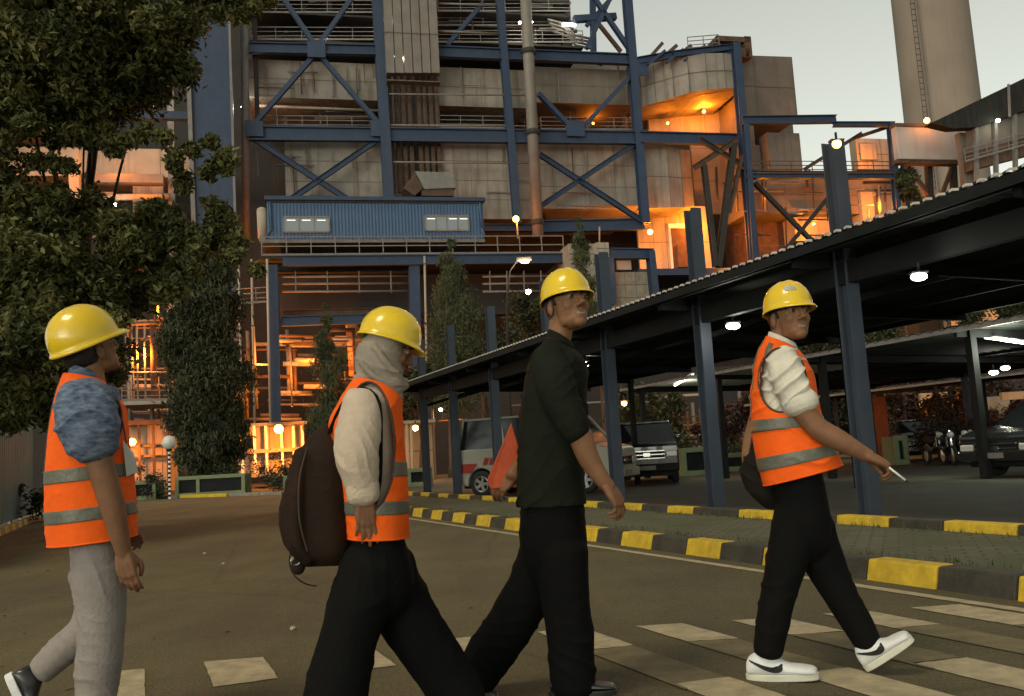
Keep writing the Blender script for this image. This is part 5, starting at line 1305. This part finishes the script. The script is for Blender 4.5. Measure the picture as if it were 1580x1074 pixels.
def vest(root, fig, rows, holes, bands, vert=None, seed=0.0, amp=.006, front_gap=None, piping=True, grow=.012, mat_=None):
    """open shell with arm holes (ellipses in the figure's own plane: x, y, rx, ry, side) and reflective strips"""
    NR, SG = 190, 150; fo = fold(amp, 1.0, (.3,0,1), 16, seed)
    def disp(p, t, a, nn): return p + nn*fo(p, nn)*min(1, t*3)
    tmp = MB(); rr = fig.stack(tmp, rows, NR, SG, 2.3, False, grow=grow, fn=disp)
    def pix(p):
        q = p-CP; z = q.dot(fwd); return PW/2+F*q.dot(CR)/z, PH/2-F*q.dot(CU)/z
    keep, strips = [], []
    cc = []
    for i in range(NR):
        xl,yl,xr,yr,dp,dy = rr[i]; A = fig.P(xl,yl,dy); B = fig.P(xr,yr,dy); cc.append(((xl+xr)/2,(yl+yr)/2,xl,xr,yl,yr))
    def hole(i, k):
        a = 2*math.pi*(k+.5)/SG; sa = math.sin(a); x_ = cc[i][0]+(cc[i][3]-cc[i][2])/2*math.copysign(abs(math.cos(a))**(2/2.3), math.cos(a)); y_ = cc[i][1]+(cc[i][5]-cc[i][4])/2*math.cos(a)
        for (hx,hy,rx,ry,sd) in holes:
            if sa*sd > 0.0 and ((x_-hx)/rx)**2+((y_-hy)/ry)**2 < 1: return True
        return False
    st_f = []
    for i in range(NR-1):
        yl = cc[i][4]
        inb = any(b0 <= yl <= b1 for b0, b1 in bands)
        for k in range(SG):
            if hole(i,k): continue
            k2 = (k+1) % SG; f = (i*SG+k,(i+1)*SG+k,(i+1)*SG+k2,i*SG+k2); keep.append(f)
            v_ = False
            if vert:
                a = 2*math.pi*(k+.5)/SG
                for (a0_,a1_,y0_,y1_) in vert:
                    if a0_ <= math.degrees(a) <= a1_ and y0_ <= yl <= y1_: v_ = True
            if inb or v_: st_f.append((i,k))
    mb = MB(); mb.v = tmp.v; mb.f = keep; mb.m = [0]*len(keep)
    o = mb.build('vest', mat_ or M['vest'], root, smooth=True, world=True, fix=False)
    sm = o.modifiers.new('s','SOLIDIFY'); sm.thickness = .003; sm.offset = 0
    t2 = MB(); fig.stack(t2, rows, NR, SG, 2.3, False, grow=grow+.0035, fn=disp)
    t2.f = [(i*SG+k,(i+1)*SG+k,(i+1)*SG+(k+1)%SG,i*SG+(k+1)%SG) for i, k in st_f]; t2.m = [0]*len(t2.f)
    t2.v = [v-root.location for v in t2.v]
    o2 = t2.build('reflective_strip', M['tape'], o, smooth=True, fix=False); sm = o2.modifiers.new('s','SOLIDIFY'); sm.thickness = .0015; sm.offset = 0
    if piping:   # dark binding along each arm hole, on the side nearer the hole's edge
        for (hx,hy,rx,ry,sd) in holes:
            pts = []
            for j in range(49):
                b_ = 2*math.pi*j/48; X, Y_ = hx+rx*math.cos(b_), hy+ry*math.sin(b_)
                i = min(range(NR), key=lambda q: abs(cc[q][1]+(cc[q][5]-cc[q][4])*(X-cc[q][0])/max(1,(cc[q][3]-cc[q][2]))-Y_))
                u = (X-cc[i][0])/((cc[i][3]-cc[i][2])/2)
                u = max(-.97,min(.97,u)); ca = math.copysign(abs(u)**(2.3/2), u); a = math.acos(ca); a = a if sd > 0 else 2*math.pi-a
                k = int(a/(2*math.pi)*SG) % SG; pts.append(tmp.v[i*SG+k])
            pts = [(pts[j-1]+pts[j]*2+pts[(j+1) % 48])/4 for j in range(48)]; pts.append(pts[0])
            q = MB().tube(pts, .0045, 8, cap=False); q.v = [v-root.location for v in q.v]; q.build('binding', M['piping'], o, smooth=True, fix=False)
        xl,yl = None, None
    hem = [tmp.v[(NR-1)*SG+k] for k in range(SG)]; hem.append(hem[0]); q = MB().tube(hem, .004, 6, cap=False); q.v = [v-root.location for v in q.v]; q.build('hem', mat_ or M['vest'], o, smooth=True, fix=False)
    return o
def person(label, base): return thing('person', label, 'person', base)
def simple_disp(a): return lambda c, n: a*noise.noise(c*30)
SK = [M['skin'], M['lips'], M['teeth'], M['eyewhite'], M['eye'], M['hair']]
def shift(o, root):
    return o

# ---------- person 4: right, white short sleeve shirt, vest open over it, white trainers
f4 = Fig(3.99, 1240); p4 = person('smiling man at the right in white shirt, orange vest and white trainers, holding a pen', f4.P(1240,1046)*Vector((1,1,0)))
H = frame(-60, 7); c = f4.P(1216,477); hc = c + H @ Vector((0,0,-.034))
b = MB(); head(b, hc, H, 1.03)
f4.limb(b, [(1206,500,0,17),(1207,530,0,17),(1208,548,0,24,.07)], 12)
f4.stack(b, [(1190,545,1232,545,.10),(1180,560,1238,560,.17),(1176,600,1240,605,.15),(1184,680,1240,680,.12),(1200,750,1252,745,.11),(1204,790,1255,790,.11)], 24, 24)
f4.limb(b, [(1212,560,-.14,20),(1226,612,-.19,18),(1258,657,-.2,16.5),(1288,676,-.2,16),(1318,692,-.2,12.5),(1342,705,-.2,9.5,.019)], 30)
hand(b, f4.P(1340,704,-.2), (.86,.04,-.42), (-.38,.35,-.80), 1, .98, .55, 1.0, .05, fcurl=(.62,.75,.85,.95))
f4.limb(b, [(1205,562,.15,19),(1180,620,.22,16),(1164,660,.24,13),(1155,700,.20,11),(1157,738,.14,9,.018)], 24)
hand(b, f4.P(1157,736,.14), (.25,-.1,-1), (.8,-.5,.2), 1, .95, .7, .7)
f4.limb(b, [(1222,790,-.05,22),(1212,870,-.06,22),(1190,950,-.06,16),(1182,1022,-.06,13)], 20)
f4.limb(b, [(1244,790,.06,22),(1278,880,.07,20),(1320,945,.07,16),(1345,998,.07,13)], 20)
remesh(b, 'body', SK, p4, .0046, 3, simple_disp(.0008), face_post(hc, H, 1.03))
helmet(p4, c, H, .935, sticker=True)
hb = MB(); hb.ball(hc+H@Vector((-.034,0,.016)), (.078,.0805,.085), 12, rot=H); hb.ball(hc+H@Vector((-.004,0,.042)), (.092,.083,.048), 10, rot=H); hb.build('hair', M['hair'], p4, smooth=True, world=True)
# shirt
sh4 = fabric('shirt_white', (.60,.56,.47), scale=9)
b = MB(); f4.stack(b, [(1190,532,1227,536,.075),(1183,546,1237,548,.13),(1176,562,1247,564,.175),(1170,610,1254,612,.17),(1172,680,1258,680,.165),(1184,735,1262,730,.16)], 30, 36)
f4.limb(b, [(1207,554,-.10,23,.07),(1213,575,-.165,26,.075),(1223,600,-.185,25,.072),(1234,622,-.195,25,.066)], 20, 24, 2.6)
f4.limb(b, [(1206,556,.10,24,.08),(1198,590,.19,28,.085),(1184,622,.22,25,.08)], 16, 24)
f4.stack(b, [(1187,520,1226,528,.066),(1187,534,1229,540,.074)], 8, 30)
remesh(b, 'shirt', sh4, p4, .0056, 2, fold(.011, 1.0, (.6,0,-.8), 26, 2.0))
b = MB(); rows = [(1186,512,1228,530,.064),(1184,520,1231,537,.072)]; f4.stack(b, rows, 8, 40, 2.0, False); o = b.build('collar', sh4, p4, smooth=True, world=True, fix=False); o.modifiers.new('s','SOLIDIFY').thickness = .005
vest(p4, f4, [(1186,521,1226,538,.082,0),(1181,531,1237,549,.125,0),(1174,545,1244,562,.168,0),(1167,575,1254,582,.182,0),(1163,620,1260,620,.185,0),(1163,660,1268,650,.19,0),(1170,705,1284,684,.20,0),(1181,748,1296,718,.205,0)],
     [(1209,590,33,48,-1),(1198,590,30,46,1)], [(648,667),(706,726)], vert=[(188,200,528,650),(232,246,530,560)], seed=1.0, amp=.009)
# trousers
bk = fabric('trousers_black', (.006,.006,.006), scale=6)
b = MB(); f4.stack(b, [(1190,725,1268,722,.15),(1192,760,1276,758,.165),(1197,800,1284,800,.165),(1204,830,1284,832,.14),(1218,850,1276,852,.09),(1232,866,1262,866,.04)], 18, 30)
f4.limb(b, [(1228,790,-.06,33,.10),(1218,850,-.07,32,.095),(1203,910,-.07,27,.09),(1192,960,-.07,25,.085),(1185,1004,-.07,22.5,.08)], 34, 26)
f4.limb(b, [(1244,790,.07,35,.10),(1268,860,.07,33,.095),(1298,920,.07,26,.088),(1322,960,.07,24,.085),(1339,992,.07,21,.08)], 34, 26)
remesh(b, 'trousers', bk, p4, .007, 2, fold(.008, 1.0, (.2,0,1), 18, 5.0))
tw = mat('trainer_white', (.66,.67,.66), .5, var=.05, scale=8, bump=.15); tw2 = mat('trainer_sole', (.60,.58,.48), .6, var=.1, scale=10)
shoe(p4, f4.P(1157,1049,-.07), f4.P(1264,1048,-.10), .105, .115, (tw, tw2), swoosh=1)
shoe(p4, f4.P(1341,1034,.05), f4.P(1411,988,.02), .105, .115, (tw, tw2), swoosh=1)
pen = thing('pen', 'pale pen in the hand of the man at the right', 'pen', f4.P(1370,719,-.2))
pa_, pb_ = f4.P(1362,714,-.2)-pen.location, f4.P(1397,741,-.2)-pen.location
MB().tube([pa_, pb_], .0045, 8).build('barrel', M['white'], pen, smooth=True); MB().tube([pb_, pb_+(pb_-pa_).normalized()*.012], [.004,.001], 8).build('tip', M['black_metal'], pen)
bag = thing('bag', 'small black bag hanging behind the hip of the man at the right', 'bag', f4.P(1170,740,.1))
b = MB(); f4.stack(b, [(1162,690,1200,690,.05,.08),(1146,710,1205,706,.07,.08),(1142,735,1208,735,.075,.08),(1158,765,1208,770,.07,.08),(1180,785,1206,788,.04,.08)], 20, 24)
remesh(b, 'pouch', fabric('bag_black', (.014,.012,.010)), bag, .007, 2, fold(.008, 1.2, (.5,0,1), 25, 9))
b = MB(); pts = [f4.P(x,y,dy)-bag.location for x,y,dy in ((1158,700,.08),(1163,670,.14),(1175,640,.17),(1190,600,.18))]; b.tube(pts, .008, 6).build('strap', M['black_metal'], bag, smooth=True)

# ---------- person 3: dark green shirt, black trousers, red folder in the far hand
f3 = Fig(3.90, 865); p3 = person('man in a dark green shirt with rolled sleeves and black trousers, no vest', f3.P(860,1072)*Vector((1,1,0)))
H = frame(-60, 11); c = f3.P(873,459); hc = c + H @ Vector((0,0,-.034))
b = MB(); head(b, hc, H, 1.1)
f3.limb(b, [(868,485,0,20),(864,512,0,19),(860,530,0,20,.06)], 12)
f3.stack(b, [(848,540,880,544,.07),(834,565,888,565,.13),(818,620,890,620,.13),(818,700,885,700,.12),(820,760,880,760,.11)], 24, 24)
f3.limb(b, [(848,560,-.15,22),(868,625,-.2,19),(893,668,-.22,18),(908,706,-.22,16),(928,738,-.22,12),(940,752,-.22,10,.02)], 30)
hand(b, f3.P(938,750,-.22), (.50,0,-.86), (-.70,.62,-.35), 1, 1.0, .6, .8, .05, fcurl=(.55,.6,.7,.8))
f3.limb(b, [(848,560,.15,20),(825,640,.2,17),(812,700,.1,15),(790,735,-.02,11)], 24)
hand(b, f3.P(792,733,0.0), (-.6,0,-.5), (.3,.6,-.3), -1, .95, .5, .6)
f3.limb(b, [(862,800,-.06,24),(872,900,-.08,22),(878,1000,-.08,17),(880,1050,-.08,14)], 18)
f3.limb(b, [(845,800,.06,24),(812,900,.08,22),(768,985,.08,17),(735,1050,.08,14)], 18)
remesh(b, 'body', SK, p3, .0046, 3, simple_disp(.0008), face_post(hc, H, 1.1))
helmet(p3, c, H, .95)
hb = MB(); hb.ball(hc+H@Vector((-.036,0,.014)), (.082,.086,.090), 12, rot=H); hb.ball(hc+H@Vector((-.006,0,.044)), (.096,.088,.050), 10, rot=H); hb.build('hair', M['hair'], p3, smooth=True, world=True)
g3 = fabric('shirt_dark_green', (.014,.016,.011), (.009,.011,.007), scale=7)
b = MB(); f3.stack(b, [(842,520,884,536,.072),(834,530,896,546,.11),(820,546,905,560,.175),(809,580,908,585,.185),(801,640,906,640,.18),(797,700,902,700,.175),(796,760,905,758,.178),(798,782,907,778,.178)], 40, 36)
f3.limb(b, [(846,556,-.12,30,.09),(856,590,-.2,32,.085),(868,625,-.215,29,.08),(888,660,-.22,24,.075)], 26, 26)
f3.limb(b, [(846,556,.12,30,.09),(832,610,.2,28,.08),(820,680,.18,24,.075)], 20, 24)
f3.limb(b, [(879,649,-.22,25,.078),(891,670,-.22,23,.074)], 8, 26)
remesh(b, 'shirt', g3, p3, .0058, 2, fold(.015, 1.0, (.45,0,-.9), 24, 3.3))
b = MB(); f3.stack(b, [(846,508,882,528,.066),(841,520,889,539,.078)], 8, 40, 2.0, False); o = b.build('collar', g3, p3, smooth=True, world=True, fix=False); o.modifiers.new('s','SOLIDIFY').thickness = .005
b = MB(); f3.stack(b, [(806,745,897,745,.15),(801,800,904,800,.168),(802,850,908,850,.165),(816,890,906,890,.13),(830,915,890,915,.07)], 18, 30)
f3.limb(b, [(866,850,-.08,41,.11),(872,920,-.08,37,.105),(880,990,-.08,35,.1),(884,1060,-.08,34,.095)], 30, 26)
f3.limb(b, [(838,850,.08,38,.11),(820,905,.08,37,.105),(790,960,.08,38,.1),(752,1015,.08,37,.095),(732,1052,.08,32,.085)], 30, 26)
remesh(b, 'trousers', fabric('trousers_black_wide', (.005,.005,.005), scale=6), p3, .007, 2, fold(.009, 1.0, (.3,0,1), 17, 8.0))
bs_ = mat('shoe_black', (.012,.012,.012), .35, var=.2, coat=.3)
shoe(p3, f3.P(851,1073,-.08), f3.P(952,1070,-.10), .10, .085, (bs_, bs_)); shoe(p3, f3.P(712,1045,.08), f3.P(745,1120,.06), .10, .095, (bs_, bs_))
fo_ = thing('folder', 'orange red folder held behind the back by the man in the dark green shirt', 'folder', f3.P(780,710,-.02))
q = [f3.P(x,y,dy)-fo_.location for x,y,dy in ((789,652,.06),(800,690,.04),(799,752,.0),(757,754,-.03),(751,742,-.03))]
MB().prism(q, (0,.012,0)).build('cover', mat('folder_red', (.44,.06,.012), .55, var=.1, scale=8, bump=.2), fo_, bevel=.003)
q2_ = [p+Vector((0,.004,.0)) for p in q]; MB().prism([p*.985 for p in q2_], (0,.004,0)).build('paper', M['white'], fo_)

b = MB(); f4.limb(b, [(1232,617,-.194,26,.069),(1236,626,-.196,26.5,.07)], 5, 30, 2.6); remesh(b, 'sleeve_hem', sh4, p4, .005, 1)

# ---------- person 1: left, blue mottled short sleeves, orange vest, light grey trousers
f1 = Fig(3.70, 140); p1 = person('man at the left in blue mottled shirt, orange vest and pale grey trousers, looking away', f1.P(140,1120)*Vector((1,1,0)))
H = frame(28, 26); c = f1.P(131,527); hc = c + H @ Vector((0,0,-.036))
b = MB(); head(b, hc, H, 1.05)
f1.limb(b, [(140,545,0,21),(138,575,0,21),(136,595,0,28,.08)], 12)
f1.stack(b, [(104,600,160,600,.12),(96,625,180,622,.15),(94,690,182,690,.15),(98,780,180,780,.12),(108,850,180,850,.11)], 24, 24)
f1.limb(b, [(135,615,-.17,24),(146,680,-.21,20),(160,735,-.22,18.5),(172,775,-.22,18),(184,825,-.22,14),(192,858,-.22,10.5,.021)], 30)
hand(b, f1.P(191,855,-.22), (.20,-.02,-1), (-.1,1,0), 1, 1.0, .38, .5, .05)
f1.limb(b, [(135,615,.17,24),(140,700,.21,20),(155,760,.22,16),(185,810,.22,11)], 24)
hand(b, f1.P(184,808,.22), (.7,0,-.7), (-.1,-1,0), -1, 1.0, .4, .5)
f1.limb(b, [(150,850,-.07,26),(153,960,-.07,22),(148,1075,-.07,16),(146,1120,-.07,15)], 20)
f1.limb(b, [(140,850,.08,26),(140,950,.08,22),(85,1010,.08,17),(48,1050,.08,14)], 20)
remesh(b, 'body', SK, p1, .0048, 2, simple_disp(.0008), face_post(hc, H, 1.05, False))
helmet(p1, c, H, 1.13, peak=.034)
hb = MB(); hb.ball(hc+H@Vector((-.036,0,.010)), (.080,.083,.092), 12, rot=H); hb.ball(hc+H@Vector((-.006,0,.044)), (.094,.086,.050), 10, rot=H); hb.build('hair', M['hair'], p1, smooth=True, world=True)
s1 = fabric('shirt_blue_mottled', (.17,.215,.29), (.035,.055,.10), scale=26, stretch=(1,1,2.6))
b = MB(); f1.stack(b, [(104,575,146,580,.085),(98,590,160,592,.13),(90,606,182,604,.18),(84,650,192,645,.18),(84,740,194,735,.175),(88,820,196,810,.17)], 34, 36)
f1.limb(b, [(128,612,-.12,38,.085),(133,640,-.19,44,.10),(141,670,-.21,42,.10),(150,694,-.215,33,.085)], 24, 28, 2.3)
f1.limb(b, [(128,612,.12,36,.085),(134,645,.19,40,.09),(142,690,.21,32,.08)], 18, 26)
remesh(b, 'shirt', s1, p1, .0062, 2, fold(.010, 1.1, (.5,0,.85), 24, 1.3))
b = MB(); f1.stack(b, [(108,563,152,578,.074),(104,578,158,590,.086)], 8, 40, 2.0, False); o = b.build('collar', s1, p1, smooth=True, world=True, fix=False); o.modifiers.new('s','SOLIDIFY').thickness = .005
vest(p1, f1, [(102,578,156,588,.092,0),(97,590,166,600,.14,0),(89,612,186,625,.19,0),(81,650,194,655,.20,0),(75,700,197,690,.205,0),(72,750,203,735,.205,0),(74,800,207,782,.205,0),(77,842,208,824,.205,0)],
     [(138,652,46,58,-1),(138,652,42,56,1)], [(727,748),(788,808)], vert=[(176,184,585,727)], seed=4.0, amp=.010)
gt = fabric('trousers_pale_grey', (.29,.255,.235), (.235,.205,.185), scale=7)
b = MB(); f1.stack(b, [(100,815,192,810,.165),(104,850,194,848,.17),(110,885,194,885,.16),(122,915,190,915,.11),(135,935,175,935,.05)], 18, 30)
f1.limb(b, [(152,880,-.08,42,.10),(156,940,-.08,37,.095),(156,985,-.08,34,.09),(151,1040,-.08,33,.085),(146,1105,-.08,27,.08)], 34, 26)
f1.limb(b, [(148,880,.08,40,.10),(150,930,.08,34,.095),(133,972,.08,29,.088),(96,1004,.08,26,.082),(64,1034,.08,22,.075)], 34, 26)
remesh(b, 'trousers', gt, p1, .0062, 2, fold(.013, 1.0, (.45,0,1), 26, 2.0))
shoe(p1, f1.P(124,1135,-.08), f1.P(228,1132,-.1), .10, .10, (bs_, tw2)); shoe(p1, f1.P(8,1046,.08), f1.P(46,1124,.05), .105, .12, (bs_, tw))
cdc = thing('name_card', 'white card hanging at the chest of the man at the left', 'card', f1.P(196,708,-.06))
q = [f1.P(x,y,dy)-cdc.location for x,y,dy in ((189,680,-.17),(205,700,-.13),(212,728,-.13),(195,735,-.17))]
MB().prism(q, (.003,.004,0)).build('card', mat('card_white', (.5,.52,.47), .5, var=.08, scale=20), cdc, bevel=.001)
MB().tube([f1.P(195,684,-.16)-cdc.location, f1.P(189,650,-.14)-cdc.location, f1.P(170,605,-.10)-cdc.location], .003, 6).build('lanyard', M['blue'], cdc)

# ---------- person 2: woman with hijab, long sleeves, vest and backpack
f2 = Fig(3.38, 580); p2 = person('woman in a grey headscarf, cream long sleeved blouse, orange vest and wide black trousers', f2.P(590,1150)*Vector((1,1,0)))
H = frame(6, -18); c = f2.P(601,524); hc = c + H @ Vector((-.002,0,-.036))
b = MB(); head(b, hc, H, .93)
f2.limb(b, [(596,545,0,19),(588,575,0,18),(584,600,0,24,.06)], 12)
f2.stack(b, [(555,605,600,610,.09),(545,635,605,640,.14),(545,700,612,700,.13),(550,780,612,780,.11),(556,860,612,860,.11)], 24, 24)
f2.limb(b, [(558,625,-.15,22),(553,690,-.19,19),(556,745,-.20,14),(562,775,-.20,10.5,.021)], 30)
hand(b, f2.P(562,772,-.20), (.06,.0,-1), (-.35,1,0), 1, .95, .30, .35, .10, fcurl=(.14,.22,.3,.38))
f2.limb(b, [(565,625,.15,22),(575,690,.19,18),(590,740,.17,14),(600,770,.16,10)], 20)
f2.limb(b, [(575,860,-.07,28),(545,960,-.07,22),(520,1080,-.07,16),(515,1140,-.07,14)], 20)
f2.limb(b, [(585,860,.08,28),(620,950,.08,22),(665,1020,.08,16),(700,1050,.08,13)], 20)
remesh(b, 'body', SK, p2, .0046, 2, simple_disp(.0006), face_post(hc, H, .93, False))
helmet(p2, c, H, .93)
hj = fabric('headscarf_grey', (.30,.255,.20), (.23,.195,.155), scale=12)
b = MB()
def E2(p, r, k=.93): b.ball(hc + H @ (Vector(p)*k), Vector(r)*k, 16, rot=H)
f2.stack(b, [(572,500,628,512,.075,0),(562,520,629,530,.088,0),(551,535,624,545,.094,0),(547,552,622,560,.096,0),(547,567,622,576,.094,0),(551,581,624,590,.088,0),(556,592,622,602,.088,0),(553,602,619,613,.105,0),(547,613,613,625,.135,0),(542,622,606,634,.15,0)], 44, 44, 2.1)
for (pts_) in ([(549,583,-.04,7),(570,598,-.085,8),(598,605,-.085,8),(624,596,-.03,8)],[(550,596,-.06,7),(572,613,-.10,8),(597,620,-.09,8),(617,610,-.04,7)],[(556,560,-.085,5),(580,583,-.1,6),(606,592,-.085,6),(626,588,-.03,7)],
              [(575,530,-.088,5),(592,555,-.1,6),(612,578,-.08,6),(624,590,-.04,6)],[(560,612,-.11,8),(578,626,-.13,8),(598,632,-.11,8)],[(600,606,-.08,9),(606,625,-.08,9),(603,645,-.10,6)]):
    f2.limb(b, pts_, 16, 12)

remesh(b, 'headscarf', hj, p2, .0048, 3, fold(.006, .8, (.45,0,1), 34, 6.0))
sb = fabric('blouse_cream', (.54,.44,.34), (.45,.36,.27), scale=16)
b = MB(); f2.stack(b, [(560,588,600,596,.08),(546,602,610,606,.125),(532,622,613,625,.165),(528,680,614,680,.165),(534,760,616,760,.155),(540,820,616,820,.155)], 34, 36)
f2.limb(b, [(559,620,-.12,31,.07),(554,660,-.18,34,.078),(550,700,-.20,33,.076),(555,730,-.20,29,.07),(559,752,-.20,24,.062)], 30, 28)
f2.limb(b, [(565,620,.12,30,.07),(575,680,.19,30,.07),(592,740,.18,24,.06)], 20, 24)
remesh(b, 'blouse', sb, p2, .006, 2, fold(.012, 1.0, (.8,0,.5), 24, 4.4))
b = MB(); f2.limb(b, [(559,749,-.20,24.5,.056),(560.5,767,-.20,23.5,.054)], 8, 30, 2.2); remesh(b, 'cuff', sb, p2, .0045, 1, simple_disp(.002))
vest(p2, f2, [(553,585,602,598,.098,0),(543,596,614,612,.13,0),(527,622,616,632,.178,0),(512,655,618,665,.19,0),(520,700,621,702,.185,0),(530,760,625,758,.185,0),(538,828,627,826,.185,0)],
     [(571,690,34,96,-1),(568,688,32,88,1)], [(712,733),(771,790)], seed=7.0, amp=.007)
b = MB(); f2.stack(b, [(540,812,618,812,.16),(536,845,630,845,.175),(532,890,640,890,.17),(548,930,632,930,.13),(568,955,612,955,.06)], 18, 30)
f2.limb(b, [(577,870,-.08,50,.12),(556,930,-.08,46,.115),(538,985,-.08,43,.11),(524,1040,-.08,46,.11),(510,1130,-.08,52,.115)], 34, 28)
f2.limb(b, [(592,870,.08,48,.12),(615,930,.08,47,.115),(648,985,.08,45,.11),(680,1030,.08,44,.10),(712,1085,.08,42,.10)], 34, 28)
remesh(b, 'trousers', bk, p2, .007, 2, fold(.010, .9, (.9,0,.2), 14, 1.0))
shoe(p2, f2.P(480,1160,-.08), f2.P(580,1158,-.1), .10, .09, (bs_, bs_)); shoe(p2, f2.P(700,1120,.08), f2.P(775,1082,.06), .10, .09, (bs_, bs_))
bp = thing('backpack', 'big dark brown backpack on the back of the woman in the headscarf', 'backpack', f2.P(500,870,.02))
b = MB(); f2.stack(b, [(500,655,525,660,.06,.02),(478,672,535,676,.11,.02),(462,705,544,705,.145,.02),(450,760,548,760,.155,.02),(449,810,548,810,.155,.02),(460,850,545,850,.145,.02),(474,872,540,868,.10,.02)], 40, 44, 2.6)
b.ball(f2.P(462,800,0), (.07,.11,.14), 14); f2.limb(b, [(470,700,-.02,16,.10),(462,760,-.02,22,.13),(463,830,-.02,22,.13),(480,862,-.02,16,.11)], 20, 24)
bpm = fabric('backpack_brown', (.030,.017,.011), (.018,.012,.009), scale=7, b=.5); bpm.node_tree.nodes['Principled BSDF'].inputs['Roughness'].default_value = .7
remesh(b, 'pack', bpm, bp, .006, 3, fold(.006, .8, (.6,0,.8), 14, 3.0))
def strap(name, pts, w_, t_, m_, root=bp, fg=f2):
    mb = MB(); P_ = [Vector(r) for r in chaikin([list(fg.P(*p)-root.location) for p in pts], 20)]
    for a_, b_2 in zip(P_[:-1], P_[1:]): mb.bar(a_, b_2+(b_2-a_)*.15, w_, t_, up=(b_2-a_).cross(YX))
    return mb.build(name, m_, root, bevel=.002)
strap('shoulder_strap', [(508,668,-.10),(528,625,-.13),(556,600,-.125),(584,618,-.15),(588,680,-.165),(584,760,-.17),(560,815,-.165)], .045, .012, bk)
strap('shoulder_strap', [(508,668,.12),(528,625,.14),(556,600,.14),(590,618,.16),(600,680,.19),(590,760,.19)], .05, .014, bk)
strap('zip_line', [(474,690,-.125),(462,740,-.165),(462,800,-.175),(474,850,-.15)], .008, .006, M['piping'])
strap('loose_strap', [(462,822,-.05),(449,850,-.06),(447,872,-.06),(456,890,-.06),(472,901,-.05),(488,904,-.04)], .010, .005, M['hair'])
b = MB(); b.ball(Vector((0,0,0)), (.03,.025,.035), 8); remesh(MB().ball(f2.P(460,874,-.07), (.026,.022,.030), 10), 'key_pouch', bpm, bp, .004, 1)
MB().tube([f2.P(456+7*math.cos(a/12*6.283), 866+6*math.sin(a/12*6.283), -.09)-bp.location for a in range(13)], .003, 6).build('ring', M['chrome'] if 'chrome' in M else M['steel_grey'], bp)
MB().tube([f2.P(462,826,-.05)-bp.location, f2.P(457,842,-.06)-bp.location, f2.P(458,862,-.07)-bp.location], .006, 6).build('cord', M['hair'], bp)
